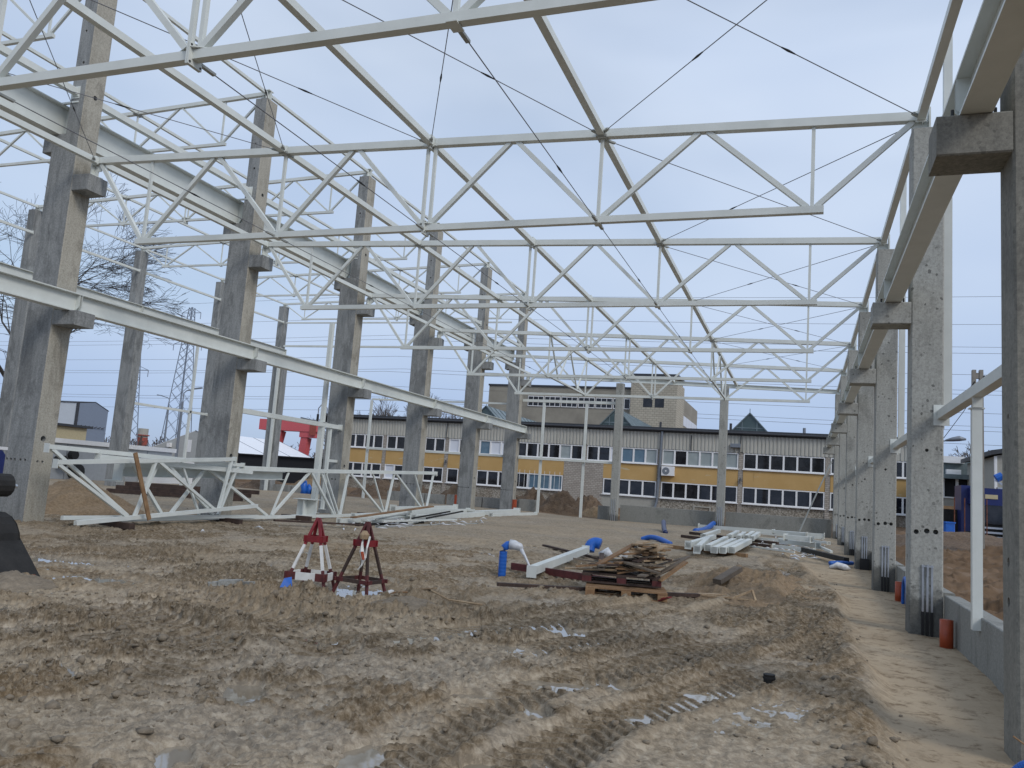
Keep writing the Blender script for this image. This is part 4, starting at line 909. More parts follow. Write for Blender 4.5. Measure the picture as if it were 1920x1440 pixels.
# ------------------------------------------------------------------ left background
def tent():
    T = thing('storage_tent', 'white gabled storage tent with a dark open side', 'tent', (-61.2, 70, 0))
    prof = [(-6.2, 2.95), (0, 5.18), (6.2, 2.95)]
    part('gable', 'tarp_grey', T, lambda mb: mb.poly([(-6.2, 0, 0), (6.2, 0, 0), (6.2, 0, 2.95), (0, 0, 5.18), (-6.2, 0, 2.95)], 0.05, (0, 1, 0)))
    for k in range(3):
        for sx in (-1, 1):
            part('roof_sheet', 'tarp_white', T, lambda mb: mb.poly([(0, k * 4.9 + 0.04, 5.2), (0, (k + 1) * 4.9 - 0.04, 5.2), (sx * 6.5, (k + 1) * 4.9 - 0.04, 2.86), (sx * 6.5, k * 4.9 + 0.04, 2.86)], 0.04, (0, 0, 1)))
    part('side_wall', 'dark_interior', T, lambda mb: [mb.box((6.05, 0.1, 0), (6.2, 14.6, 2.7)), mb.box((-6.2, 0.1, 0), (-6.05, 14.6, 2.9)), mb.box((-6.0, 14.5, 0), (6.0, 14.6, 2.9))])
    part('valance', 'tarp_grey', T, lambda mb: [mb.box((6.22, 0.0, 2.45), (6.28, 4.8, 2.85))])
    part('lamp', 'frame_white', T, lambda mb: [mb.box((-3.3, -0.35, 3.3), (-2.9, -0.01, 3.75)), mb.box((-1.2, -0.03, 2.9), (-0.3, -0.002, 4.2))])
    part('rafter', 'lamp_grey', T, lambda mb: [mb.bar((0, k * 4.9, 5.24), (6.5, k * 4.9, 2.9), 0.08, 0.06) for k in range(4)])
    D = thing('storage_tent', 'dark tented shelter with grey canopy beside the white tent', 'tent', (-51.0, 83.5, 0))
    part('roof_sheet', 'tarp_grey', D, lambda mb: [mb.poly([(-4, 0, 3.2), (0, 0, 4.6), (0, 8, 4.6), (-4, 8, 3.2)], 0.06, (0, 0, 1)), mb.poly([(4, 0, 3.2), (0, 0, 4.6), (0, 8, 4.6), (4, 8, 3.2)], 0.06, (0, 0, 1))])
    part('side_wall', 'dark_interior', D, lambda mb: [mb.box((-3.9, 0.2, 0), (3.9, 7.8, 3.15))])
tent()
single('dark_shed', 'dark_interior', lambda mb: [mb.box((-5.5, 0, 0), (5.5, 3, 2.7)), mb.box((-5.7, -0.2, 2.7), (5.7, 3.2, 2.82))], 'black low shed in front of the white tent', 'shed', (-49.0, 66.0, 0.2))
def low_panel_hall():
    T = thing('panel_building', 'low grey panel building with white roof edge behind the stacked trusses', 'building', (-38.0, 0, 0))
    part('wall', 'panel_grey', T, lambda mb: mb.box((-8, 24, 0), (0, 41.6, 2.25)))
    part('roof_edge', 'frame_white', T, lambda mb: mb.box((-8.2, 23.8, 2.252), (0.15, 41.8, 2.50)))
    for k in range(6): part('panel_joint', 'lamp_grey', T, lambda mb: mb.box((0.002, 25 + k * 2.9, 0.1), (0.02, 25.03 + k * 2.9, 2.24)))
    a = part('wall_fan', 'black_rubber', T, lambda mb: [mb.cyl((0.02, 33.2, 1.25), (0.45, 33.2, 1.25), 0.33, 14), mb.cyl((0.02, 34.0, 1.65), (0.35, 34.0, 1.65), 0.24, 14), mb.cyl((0.02, 34.3, 0.75), (0.40, 34.3, 0.75), 0.42, 14)])
    part('white_box', 'frame_white', T, lambda mb: mb.box((0.05, 39.0, 0.1), (1.0, 43.4, 1.8)))
low_panel_hall()
def warehouse():
    T = thing('warehouse', 'large pale warehouse with blue-grey shadow-side gable at the far left', 'building', (-90, 80.5, 0))
    part('front_wall', 'warehouse_white', T, lambda mb: mb.box((-30, 0, 0), (-0.0, 0.2, 8.6)))
    part('gable_wall', 'warehouse_shade', T, lambda mb: mb.poly([(0, 0.21, 0), (0, 5.1, 0), (0, 5.1, 8.0), (0, 2.8, 8.95), (0, 0.21, 8.6)], -0.2, (1, 0, 0)))
    part('roof', 'roof_dark', T, lambda mb: [mb.poly([(-30, -0.1, 8.62), (0.05, -0.1, 8.62), (0.05, 2.8, 8.97), (-30, 2.8, 8.97)], 0.08, (0, 0, 1)), mb.poly([(-30, 5.2, 8.0), (0.05, 5.2, 8.0), (0.05, 2.8, 8.97), (-30, 2.8, 8.97)], 0.08, (0, 0, 1))])
    part('corner_trim', 'roof_dark', T, lambda mb: mb.box((-0.12, -0.08, 0), (0.1, 0.25, 8.6)))
    for k in range(7): part('wall_lamp', 'roof_dark', T, lambda mb: mb.bar((0.02, 0.55 + k * 0.62, 5.52), (0.3, 0.85 + k * 0.62, 5.72), 0.10))
    C = thing('cream_house', 'small cream house with narrow windows in front of the warehouse', 'house', (-72, 60, 0))
    part('wall', 'cream_wall', C, lambda mb: mb.box((-12, 0, 0), (0, 6, 4.6)))
    part('roof', 'roof_dark', C, lambda mb: mb.box((-12.3, -0.4, 4.602), (0.4, 6.4, 4.85)))
    for k in range(4): part('window', 'glass_dark', C, lambda mb: mb.box((-1.3 - k * 1.6, -0.03, 2.3), (-0.75 - k * 1.6, 0.02, 4.2)))
warehouse()
def gantry():
    T = thing('gantry_crane', 'red portal gantry crane behind the white tent', 'crane', (-62.6, 90, -0.1))
    part('girder', 'red_machine', T, lambda mb: mb.box((-5.2, -0.7, 6.95), (3.6, 0.7, 8.35)))
    part('leg', 'red_machine', T, lambda mb: mb.ext((-3.6, 0, 0.2), (-2.2, 0, 6.95), [(-0.5, -0.5), (0.5, -0.5), (0.5, 0.5), (-0.5, 0.5)], (0, 1, 0)))
    part('leg', 'red_machine', T, lambda mb: [mb.box((1.1, -0.6, 6.2), (3.4, 0.6, 6.948)), mb.ext((1.2, 0, 0.2), (1.8, 0, 6.2), [(-0.5, -0.5), (0.5, -0.5), (0.5, 0.5), (-0.5, 0.5)], (0, 1, 0))])
    part('trolley', 'chimney_red', T, lambda mb: mb.box((2.7, -0.8, 6.5), (3.62, -0.71, 8.30)))
gantry()
def pylon(x, y, h, label, arms):
    T = thing('power_pylon', label, 'pylon', (x, y, 0), group='lattice power pylons')
    b = h * 0.068
    def w(z): return b * (1 - z / h) + 0.55 * (z / h) if z < h * 0.98 else 0.3
    def leg(mb, sx, sy): mb.bar((sx * w(0), sy * w(0), 0), (sx * w(h * 0.97), sy * w(h * 0.97), h * 0.97), 0.20)
    for sx in (-1, 1):
        for sy in (-1, 1): part('leg', 'pylon_steel', T, lambda mb: leg(mb, sx, sy))
    def lat(mb):
        z = 0.0
        while z < h * 0.95:
            z2 = min(z + max(1.9, w(z) * 1.6), h * 0.97); a, c = w(z), w(z2)
            for sx, sy, ex, ey in ((-1, -1, 1, -1), (1, -1, 1, 1), (1, 1, -1, 1), (-1, 1, -1, -1)):
                mb.bar((sx * a, sy * a, z), (ex * c, ey * c, z2), 0.09); mb.bar((ex * a, ey * a, z), (sx * c, sy * c, z2), 0.09)
            z = z2
    part('lattice', 'pylon_steel', T, lat)
    for zz, L_ in arms:
        a = part('cross_arm', 'pylon_steel', T, lambda mb: [mb.bar((-L_, 0, zz), (L_, 0, zz), 0.18), mb.bar((-L_, 0, zz), (0, 0, zz + 2.0), 0.14), mb.bar((L_, 0, zz), (0, 0, zz + 2.0), 0.14)])
        for sx in (-1, 1): part('insulator', 'pylon_steel', a, lambda mb: mb.cyl((sx * L_, 0, zz), (sx * L_, 0, zz - 2.2), 0.12, 6))
pylon(-200, 220, 57, 'lattice power pylon with its top above the low girder', [(42.5, 6.0), (53.5, 4.0)])
pylon(-207, 205, 44, 'lattice power pylon half hidden behind the far left column', [(31, 6.0)])
for k in range(11):
    z = [57, 51.5, 47, 43.2, 39, 36, 33.3, 29.6, 27, 24.7, 22][k]
    single('power_line', 'cable', lambda mb: mb.tube([(-480 + j * 45, (k % 3) * 6.0, z - 3.0 * math.sin((j % 8) / 8 * math.pi) + j * 0.05) for j in range(25)], 0.045, 4), 'thin overhead power line across the far sky, %s from the top' % ORD[k], 'power line', (0, 215, 0), group='overhead lines across the far sky')
def lamp(x, y, h, label, dirx):
    T = thing('street_lamp', label, 'street lamp', (x, y, 0), group='street lamps')
    part('pole', 'lamp_grey', T, lambda mb: mb.cyl((0, 0, 0), (0, 0, h), 0.16, 8, 0.09))
    part('arm', 'lamp_grey', T, lambda mb: mb.tube([(0, 0, h - 0.05), (0, 0, h + 0.8), (dirx * 0.3, 0, h + 1.05), (dirx * 1.3, 0, h + 1.25)], 0.05, 6))
    part('head', 'lamp_grey', T, lambda mb: mb.ext((dirx * 1.2, 0, h + 1.25), (dirx * 2.0, 0, h + 1.35), [(-0.13, -0.05), (0.13, -0.05), (0.09, 0.07), (-0.09, 0.07)]))
lamp(-74.5, 80, 8.6, 'grey street lamp with a curved arm left of the pylon', -1)
lamp(-54.3, 60, 7.3, 'dark street lamp standing in front of the pylon', 1)
def chimney():
    T = thing('chimney', 'red and white banded chimney on the left horizon', 'chimney', (-292.5, 300, 0))
    for k in range(4): part('band', ['chimney_red', 'stucco'][k % 2], T, lambda mb: mb.cyl((0, 0, k * 4.2), (0, 0, k * 4.2 + 4.19), 2.6 - k * 0.1, 14))
    part('gallery', 'chimney_red', T, lambda mb: mb.cyl((0, 0, 13.4), (0, 0, 13.9), 3.0, 14))
chimney()
def dlamp(x, y):
    T = thing('street_lamp', 'old lamp mast with hooped cables beside the red gantry', 'street lamp', (x, y, 0), group='street lamps')
    part('pole', 'pole_concrete', T, lambda mb: mb.bar((0, 0, 0), (0, 0, 7.2), 0.28, 0.28))
    part('arm', 'lamp_grey', T, lambda mb: [mb.tube([(0, 0, 6.3), (-0.7, -0.2, 6.75), (-1.5, -0.3, 6.8)], 0.05, 6), mb.bar((-1.4, -0.3, 6.8), (-2.3, -0.3, 6.95), 0.22, 0.14)])
    part('cable_hoop', 'cable', T, lambda mb: [mb.tube([(-0.5 + sx, 0, 6.9), (-0.5 + sx, 0, 8.0), (0 + sx, 0, 8.6), (0.5 + sx, 0, 8.0), (0.5 + sx, 0, 6.9)], 0.05, 5) for sx in (-0.1,)])
    part('insulator', 'black_rubber', T, lambda mb: [mb.cyl((x_, 0, 6.4), (x_, 0, 7.4), 0.13, 6) for x_ in (-0.6, 0.4, 0.7)])
dlamp(-44.6, 68.5)

# ------------------------------------------------------------------ bare trees
def bare_tree(x, y, h, label, seed, depth=6, spread=0.62, mat='bark', trunk_r=None, lean=0.0, group=None, ratio=0.74, droop=0.0, fork=0.24, rmin=0.02):
    rg = random.Random(seed); T = thing('bare_tree', label, 'tree', (x, y, gz(x, y) - 0.1), group=group)
    tr, brn = MB(), MB(); r0 = trunk_r or h * 0.028
    def grow(mb, p, d, L_, r, lev):
        n = 3 if lev < 3 else 2; pts = [p]; q = p.copy(); dd = d.copy(); rs = [r]
        for i in range(n):
            dd = (dd + Vector((rg.gauss(0, 0.13), rg.gauss(0, 0.13), rg.gauss(0.03, 0.09) - droop * (lev > 3)))).normalized(); q = q + dd * (L_ / n); pts.append(q.copy()); rs.append(max(rmin, r * (1 - 0.38 * (i + 1) / n)))
        mb.tube(pts, r, 6 if lev < 2 else 4 if lev < 4 else 3, rs)
        if lev >= depth: return
        k = rg.choice((2, 3, 3) if lev < depth - 1 else (2, 3))
        for j in range(k):
            a = rg.uniform(0, 2 * math.pi); sp = spread * rg.uniform(0.6, 1.25)
            s = Vector((math.cos(a), math.sin(a), 0)); s = (s - dd * s.dot(dd)).normalized()
            nd = (dd * math.cos(sp) + s * math.sin(sp)).normalized(); grow(brn, q if j < 2 else pts[-2].lerp(q, rg.random()), nd, L_ * rg.uniform(ratio - 0.12, ratio + 0.10), rs[-1] * rg.uniform(0.72, 0.95), lev + 1)
    d0 = Vector((lean, 0, 1)).normalized()
    tl = h * fork
    tr.tube([(0, 0, 0), tuple(d0 * tl * 0.5), tuple(d0 * tl)], r0, 8, [r0 * 1.25, r0, r0 * 0.9])
    for j in range(4):
        a = j * math.pi / 2 + rg.uniform(-0.5, 0.5); nd = (d0 + Vector((math.cos(a), math.sin(a), 0)) * rg.uniform(0.45, 0.95)).normalized(); grow(brn, d0 * tl * rg.uniform(0.8, 1.0), nd, h * 0.23, r0 * 0.62, 1)
    me = tr.mesh('trunk', mat, True); link(bpy.data.objects.new('trunk', me), T)
    me = brn.mesh('crown', mat); link(bpy.data.objects.new('crown', me), T)
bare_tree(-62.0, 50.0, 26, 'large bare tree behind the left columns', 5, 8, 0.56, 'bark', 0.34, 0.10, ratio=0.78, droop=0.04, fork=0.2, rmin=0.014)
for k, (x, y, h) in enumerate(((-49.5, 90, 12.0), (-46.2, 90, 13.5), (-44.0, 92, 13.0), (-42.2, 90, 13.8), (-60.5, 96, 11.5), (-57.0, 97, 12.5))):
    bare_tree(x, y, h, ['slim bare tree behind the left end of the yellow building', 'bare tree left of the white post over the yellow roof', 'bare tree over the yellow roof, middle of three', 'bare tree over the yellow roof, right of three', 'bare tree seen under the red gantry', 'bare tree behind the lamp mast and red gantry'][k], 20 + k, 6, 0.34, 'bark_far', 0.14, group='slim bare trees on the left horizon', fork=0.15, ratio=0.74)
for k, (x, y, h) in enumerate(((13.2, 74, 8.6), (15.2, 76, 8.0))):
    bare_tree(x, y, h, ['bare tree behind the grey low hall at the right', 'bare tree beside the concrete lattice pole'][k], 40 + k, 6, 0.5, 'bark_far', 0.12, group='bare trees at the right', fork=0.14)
def far_wood():
    rg = random.Random(12); mb = MB()
    for k in range(420):
        x = rg.uniform(-330, -150); y = 260 + rg.uniform(-30, 30); h = rg.uniform(6, 11.5)
        mb.bar((x, y, 0), (x + rg.gauss(0, 0.8), y, h), 0.22)
        for j in range(7):
            z = h * rg.uniform(0.35, 0.9); a = rg.uniform(0, 6.28); L_ = rg.uniform(1, 2.4)
            mb.bar((x, y, z), (x + math.cos(a) * L_, y + math.sin(a) * L_, z + L_ * 1.1), 0.12)
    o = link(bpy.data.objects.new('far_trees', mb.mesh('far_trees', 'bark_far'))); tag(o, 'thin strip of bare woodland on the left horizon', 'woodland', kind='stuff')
far_wood()

# ------------------------------------------------------------------ right background
def right_side():
    T = thing('low_hall', 'low grey hall with a window strip seen right of the second column', 'building', (8.7, 62, 0))
    part('wall', 'stucco', T, lambda mb: mb.box((0, 0, 0), (9, 6, 3.05)))
    part('upper_wall', 'dark_interior', T, lambda mb: mb.box((0.03, 0.06, 3.05), (8.97, 6, 4.25)))
    part('roof', 'roof_metal', T, lambda mb: mb.box((-0.4, -0.6, 4.255), (9.4, 6.5, 4.55)))
    for k in range(8): part('window_post', 'frame_white', T, lambda mb: mb.box((0.15 + k * 0.85, -0.03, 3.0), (0.33 + k * 0.85, 0.05, 4.25)))
    part('sill', 'frame_white', T, lambda mb: mb.box((0, -0.1, 2.95), (9, -0.001, 3.04)))
    part('roof_ridge', 'roof_metal', T, lambda mb: mb.poly([(0.0, 1.5, 4.55), (3.6, 1.5, 4.55), (2.6, 1.5, 5.7), (0.0, 1.5, 5.7)], 3.0, (0, 1, 0)))
    part('roof_vent', 'frame_white', T, lambda mb: [mb.box((0.6, 1.0, 4.56), (1.5, 1.48, 4.95)), mb.box((0.4, 0.9, 5.4), (1.7, 1.49, 5.85))])
    part('crate', 'tan_crate', T, lambda mb: mb.box((0.05, -1.8, 0.6), (1.2, -0.6, 2.4)))
    H = thing('stucco_hall', 'tall plain stucco hall cropped by the nearest right column', 'building', (10.4, 53, 0))
    part('wall', 'stucco', H, lambda mb: mb.poly([(0, 0, 0), (14, 0, 0), (14, 0, 8.0), (0, 0, 5.35)], 9, (0, 1, 0)))
    part('roof', 'roof_dark', H, lambda mb: mb.poly([(-0.35, -0.3, 5.36), (14.3, -0.3, 8.14), (14.3, -0.3, 8.4), (-0.35, -0.3, 5.62)], 9.6, (0, 1, 0)))
    part('corner_trim', 'frame_white', H, lambda mb: mb.box((-0.14, -0.05, 0), (-0.002, 0.1, 5.3)))
    P = thing('utility_pole', 'concrete ladder pole with cable loops right of the second column', 'pole', (5.33, 30, 0))
    def ladder(mb):
        for dx in (-0.13, 0.13): mb.ext((dx, 0, 0.2), (dx * 0.8, 0, 6.5), [(-0.055, -0.1), (0.055, -0.1), (0.055, 0.1), (-0.055, 0.1)], (0, 1, 0))
        for k in range(14): mb.box((-0.09, -0.08, 0.5 + k * 0.44), (0.09, 0.08, 0.68 + k * 0.44))
    part('shaft', 'pole_concrete', P, ladder)
    part('cable_loop', 'black_rubber', P, lambda mb: [mb.tube([(-0.1, -0.12, 6.1), (-0.22, -0.14, 5.9), (-0.24, -0.14, 5.7), (-0.12, -0.14, 5.6)], 0.02, 5), mb.cyl((-0.18, -0.1, 5.55), (-0.08, -0.1, 5.62), 0.04, 6), mb.cyl((0.12, -0.1, 6.0), (0.2, -0.1, 6.3), 0.04, 6), mb.tube([(-0.14, -0.12, 5.6), (-0.42, -0.1, 5.1), (-1.0, -0.1, 4.2)], 0.012, 4)])
    single('power_line', 'cable', lambda mb: mb.tube([(0, 0, 0), (4, 1, 0.6), (14, 3, 3.0)], 0.02, 4), 'cable running from the ladder pole to the right', 'power line', (5.4, 30, 6.2))
    S = thing('street_lamp', 'street lamp head reaching out right of the second column', 'street lamp', (5.2, 45, 0), group='street lamps')
    part('pole', 'lamp_grey', S, lambda mb: mb.cyl((0, 0, 0.3), (0, 0, 4.9), 0.09, 8, 0.06))
    part('arm', 'lamp_grey', S, lambda mb: mb.tube([(0, 0, 4.85), (0.5, 0, 5.15), (1.5, 0, 5.42)], 0.035, 6))
    part('head', 'lamp_grey', S, lambda mb: mb.tube([(1.4, 0, 5.40), (1.7, 0, 5.47), (2.0, 0, 5.53), (2.3, 0, 5.50)], 0.1, 8, [0.05, 0.11, 0.14, 0.05]), smooth=True)
    K = thing('blue_truck', 'blue lorry with blue hoist drums on top beside the stucco hall', 'truck', (8.2, 44.5, 0.3))
    part('cab', 'machine_blue', K, lambda mb: [mb.box((-0.6, 0, 2.05), (3.0, 2.4, 2.85)), mb.box((-0.9, 0.6, 0.6), (-0.3, 2.4, 2.95))])
    part('windscreen', 'glass_dark', K, lambda mb: mb.box((-0.25, -0.02, 1.15), (1.05, 0.04, 2.04)))
    part('sign_panel', 'cream_wall', K, lambda mb: mb.box((0.02, -0.03, 2.35), (0.55, -0.001, 2.55)))
    part('grille', 'galvanised', K, lambda mb: [mb.box((-0.2, -0.05, 0.05 + j * 0.22), (1.1, -0.003, 0.14 + j * 0.22)) for j in range(5)])
    part('body', 'machine_black', K, lambda mb: mb.box((-0.2, 0.05, 0.0), (3.0, 2.4, 1.9)))
    part('mirror', 'frame_white', K, lambda mb: mb.box((0.95, -0.4, -0.3), (1.7, -0.06, 1.9)))
    part('hoist_drum', 'blue_plastic', K, lambda mb: [mb.cyl((0.55 + j * 0.42, 0.4, 3.35), (0.82 + j * 0.42, 0.4, 3.5), 0.2, 10) for j in range(3)])
    part('hoist_frame', 'galvanised', K, lambda mb: [mb.bar((0.5, 0.4, 3.3), (1.1, 0.4, 2.9), 0.08), mb.bar((1.0, 0.4, 3.3), (1.6, 0.4, 2.9), 0.08), mb.box((0.6, 0.2, 2.86), (1.9, 0.6, 2.93))])
    for k, x in enumerate((-0.55, 2.2)):
        w = part('wheel', 'black_rubber', K, lambda mb: mb.cyl((x - 0.18, 0.9, 0.35), (x + 0.18, 0.9, 0.35), 0.5, 14))
    single('waste_bin', 'blue_plastic', lambda mb: [mb.bar((0, 0, 0.1), (0, 0, 0.78), 0.42, 0.42, up=(0, 1, 0), ch=0.05), mb.bar((0, 0, 0.78), (0, 0, 0.84), 0.47, 0.47, up=(0, 1, 0), ch=0.05), mb.box((-0.2, -0.2, 0), (-0.12, 0.2, 0.1))], 'small bright blue bin by the dark machinery at the right', 'bin', (5.35, 36, 0.62), rz=0.3)
    for k in range(6): single('steel_stake', 'rust', lambda mb: mb.cyl((0, 0, 0), (0, 0, 1.9), 0.022, 6), 'thin upright steel stake before the low hall at the right, %s of six' % ORD[k], 'stake', (5.3 + k * 0.42, 39.5 + 0.2 * (k % 2), 0.6), group='steel stakes at the right')
    single('dark_machine', 'machine_black', lambda mb: [mb.box((0, 0, 0), (2.6, 1.4, 0.9)), mb.box((0.4, 0.1, 0.9), (1.2, 1.0, 1.5)), mb.cyl((2.0, -0.05, 0.5), (2.0, 0.2, 0.5), 0.5, 12), mb.bar((0.1, -0.1, 0.2), (2.5, -0.1, 0.3), 0.1)], 'dark low machinery behind the steel stakes at the right', 'machinery', (6.3, 46.0, 0.55))
right_side()

# ------------------------------------------------------------------ heaps of earth
def heap(name, x, y, rx, ry, h, mat, label, seed, cat='dirt heap', rough=0.35, n=44, rz=0.0, group=None, top=1.0):
    us = np.linspace(-1.25, 1.25, n); U, V = np.meshgrid(us, us)
    r = np.sqrt(U * U + V * V)
    ca, sa = math.cos(rz), math.sin(rz); X = x + U * rx * ca - V * ry * sa; Y = y + U * rx * sa + V * ry * ca
    k = 1.4 / max(rx, ry)
    z = h * np.clip(1 - r ** 1.3, -0.3, 1) * (0.72 + 0.56 * fbm(X, Y, 1.1 * k * 1.2, 3, seed)) + h * rough * (fbm(X, Y, 3.0 * k, 5, seed + 7, 0.62, True) - 0.62) * np.clip(1.25 - r, 0.1, 1)
    Z = base_z(X, Y) + z - 0.03
    mb = MB(); mb.v = np.stack([X.ravel() - x, Y.ravel() - y, Z.ravel()], 1).tolist()
    mb.f = [(j * n + i, j * n + i + 1, (j + 1) * n + i + 1, (j + 1) * n + i) for j in range(n - 1) for i in range(n - 1) if (r[j, i] < 1.22)]
    me = bpy.data.meshes.new(name); me.from_pydata(mb.v, [], mb.f); me.materials.append(MATS[mat])
    for p in me.polygons: p.use_smooth = True
    o = link(bpy.data.objects.new(name, me)); o.location = (x, y, 0); return tag(o, label, cat, group)
heap('sand_heap', -18.0, 16.4, 1.9, 1.8, 0.8, 'sand_heap', 'sandy heap between the leftmost columns behind the stacked trusses', 3, 'sand heap', 0.35, 80)
heap('sand_heap', -0.85, 15.9, 1.4, 3.2, 0.27, 'sand_heap', 'broad churned sand heap right of the pallet pile', 9, 'sand heap', 2.1, 170)
heap('sand_heap', -4.5, 9.15, 0.55, 0.5, 0.16, 'clod', 'muddy hump right of the red and white trestles', 15, 'mud hump', 0.5, 50)
for k, (x, y, rx, ry, h, mt) in enumerate(((-25.2, 46.0, 1.9, 1.4, 1.25, 'brown_heap'), (-23.2, 46.4, 1.7, 1.3, 1.15, 'brown_heap'), (-19.8, 46.2, 1.7, 1.2, 1.1, 'brown_heap'), (-16.6, 46.6, 1.3, 1.0, 0.7, 'brown_heap'), (-15.0, 45.9, 1.5, 1.2, 1.35, 'brown_heap'), (-12.9, 44.9, 1.6, 1.1, 1.25, 'brown_heap'), (-11.6, 45.4, 1.3, 1.0, 1.15, 'brown_heap'), (-10.6, 44.6, 1.2, 0.8, 0.5, 'sand_heap'), (-29.6, 45.0, 1.8, 1.2, 1.15, 'sand_heap'), (-32.6, 44.2, 1.8, 1.2, 0.8, 'brown_heap'))):
    heap('dirt_heap', x, y, rx * 1.1, ry, h * 0.78, mt, ['brown dirt heap left of the white end wall post', 'brown dirt heap right of the white end wall post', 'dirt heap between far tall columns under a small window', 'low dirt heap left of the last tall column', 'dirt heap just right of the last tall column', 'dark dirt heap behind the left gate post', 'dark dirt heap left of the right gate post', 'low sandy heap right of the gate posts', 'sandy heap under the dark tent side', 'dirt heap at the foot of the farthest outer column'][k], 30 + k, 'dirt heap', 1.1, 48, group='dirt heaps along the end wall')
heap('dirt_heap', 5.6, 33.0, 4.0, 3.0, 0.55, 'brown_heap', 'churned brown soil bank behind the plinth wall at the right', 61, 'dirt heap', 0.6, 60)
heap('dirt_heap', 2.9, 10.4, 0.75, 1.6, 0.35, 'brown_heap', 'dark soil bank right behind the nearest plinth wall', 63, 'dirt heap', 0.7, 60)

def clods():
    rg = random.Random(21); mb = MB()
    t = (1 + 5 ** 0.5) / 2
    iv = [Vector(p).normalized() for p in ((-1, t, 0), (1, t, 0), (-1, -t, 0), (1, -t, 0), (0, -1, t), (0, 1, t), (0, -1, -t), (0, 1, -t), (t, 0, -1), (t, 0, 1), (-t, 0, -1), (-t, 0, 1))]
    fc = [(0, 11, 5), (0, 5, 1), (0, 1, 7), (0, 7, 10), (0, 10, 11), (1, 5, 9), (5, 11, 4), (11, 10, 2), (10, 7, 6), (7, 1, 8), (3, 9, 4), (3, 4, 2), (3, 2, 6), (3, 6, 8), (3, 8, 9), (4, 9, 5), (2, 4, 11), (6, 2, 10), (8, 6, 7), (9, 8, 1)]
    pts = []
    while len(pts) < 4200:
        y = 2.4 * math.exp(rg.random() * math.log(22 / 2.4)); x = rg.uniform(-1.3 * y - 0.5, min(0.3 * y + 0.3, 1.3))
        d = math.exp(-((x + 5.2) ** 2 + (y - 7.4) ** 2) / 7) + 0.5 * math.exp(-((x - 0.35) ** 2) / 0.05) + 0.35 * math.exp(-((x + 7) ** 2 + (y - 5) ** 2) / 6) + 0.10
        if x > 0.75: d *= 0.12
        if rg.random() < d: pts.append((x, y))
    A = np.array(pts); Z = ground_full(A[:, 0], A[:, 1])[0]
    for (x, y), z in zip(pts, Z):
        s = min(0.05, 0.006 + rg.expovariate(1 / 0.009)) * (0.8 + 0.02 * y); sx, sy, sz = rg.uniform(0.7, 1.5), rg.uniform(0.7, 1.4), rg.uniform(0.45, 0.9)
        a = rg.uniform(0, 6.28); c, n = math.cos(a), math.sin(a); js = [rg.uniform(0.7, 1.3) for _ in iv]
        mb.add([((v.x * sx * c - v.y * sy * n) * s * j + x, (v.x * sx * n + v.y * sy * c) * s * j + y, v.z * sz * s * j + float(z) + s * 0.2) for v, j in zip(iv, js)], fc)
    me = bpy.data.meshes.new('mud_clods'); me.from_pydata(mb.v, [], mb.f); me.materials.append(MATS['clod'])
    for p in me.polygons: p.use_smooth = True
    tag(link(bpy.data.objects.new('mud_clods', me)), 'loose mud clods strewn over the churned ground', 'mud clods', kind='stuff')
clods()

# ------------------------------------------------------------------ trusses stored on the ground
def stored_truss(label, top, bot, diags, verts, loc, w=(0.12, 0.09, 0.07, 0.05), ends=True):
    """all points (y, z) in the upright plane of the truss, x taken from a lean: x = lean*z"""
    T = thing('stored_truss', label, 'truss', loc, group='white trusses stored on the ground')
    lean = -0.10
    def P(q): return (lean * q[1] + (q[2] if len(q) > 2 else 0), q[0] - loc[1], q[1] - loc[2])
    for a, b in zip(top[:-1], top[1:]): part('top_chord', 'white_steel', T, lambda mb: mb.bar(P(a), P(b), w[0]))
    for a, b in zip(bot[:-1], bot[1:]): part('bottom_chord', 'white_steel', T, lambda mb: mb.bar(P(a), P(b), w[1]))
    for a, b in diags: part('diagonal', 'white_steel', T, lambda mb: mb.bar(P(a), P(b), w[2], up=(1, 0, 0)))
    for a, b in verts: part('vertical', 'white_steel', T, lambda mb: mb.bar(P(a), P(b), w[3], up=(1, 0, 0)))
    if ends:
        for q, s in ((top[0], -1), (top[-1], 1)):
            x, y, z = P(q); part('end_plate', 'white_steel', T, lambda mb: mb.box((x - 0.07, min(y + s * 0.005, y + s * 0.02), z - 0.12), (x + 0.07, max(y + s * 0.005, y + s * 0.02), z + 0.065)))
    return T
zB = 0.26
stored_truss('long white truss standing on the ground, reaching from the stack to the far tube pile',
    [(14.3, 1.50), (22.45, 1.67), (31.0, 1.95)], [(13.8, zB), (23.2, zB), (30.5, 0.38)],
    [((14.6, 1.46), (15.6, 0.30)), ((15.75, 0.30), (17.0, 1.5)), ((17.1, 1.5), (19.6, 0.30)), ((19.8, 0.30), (21.7, 1.60)), ((21.8, 1.60), (23.1, 0.30)), ((23.5, 0.30), (24.0, 1.68)), ((24.1, 1.68), (26.4, 0.34)), ((26.6, 0.34), (27.3, 1.80)), ((27.4, 1.80), (29.8, 0.40)), ((30.0, 0.40), (30.75, 1.88))],
    [((20.6, 1.55), (19.8, 0.32)), ((22.35, 1.63), (23.2, 0.32)), ((22.6, 1.63), (23.4, 0.32)), ((25.65, 1.75), (26.5, 0.34)), ((29.0, 1.86), (29.9, 0.42))], (-14.25, 14.3, 0.0))
stored_truss('front half truss of the stack, its lower chord tilted up to the right',
    [(12.2, 1.44), (17.6, 1.80)], [(12.75, 0.24), (18.6, 0.60)],
    [((12.25, 1.40), (14.15, 0.32)), ((14.3, 0.34), (14.86, 1.60)), ((14.95, 1.60), (16.95, 0.48)), ((17.05, 0.50), (17.5, 1.74))], [], (-13.85, 12.2, 0.0), (0.09, 0.09, 0.065, 0.05))
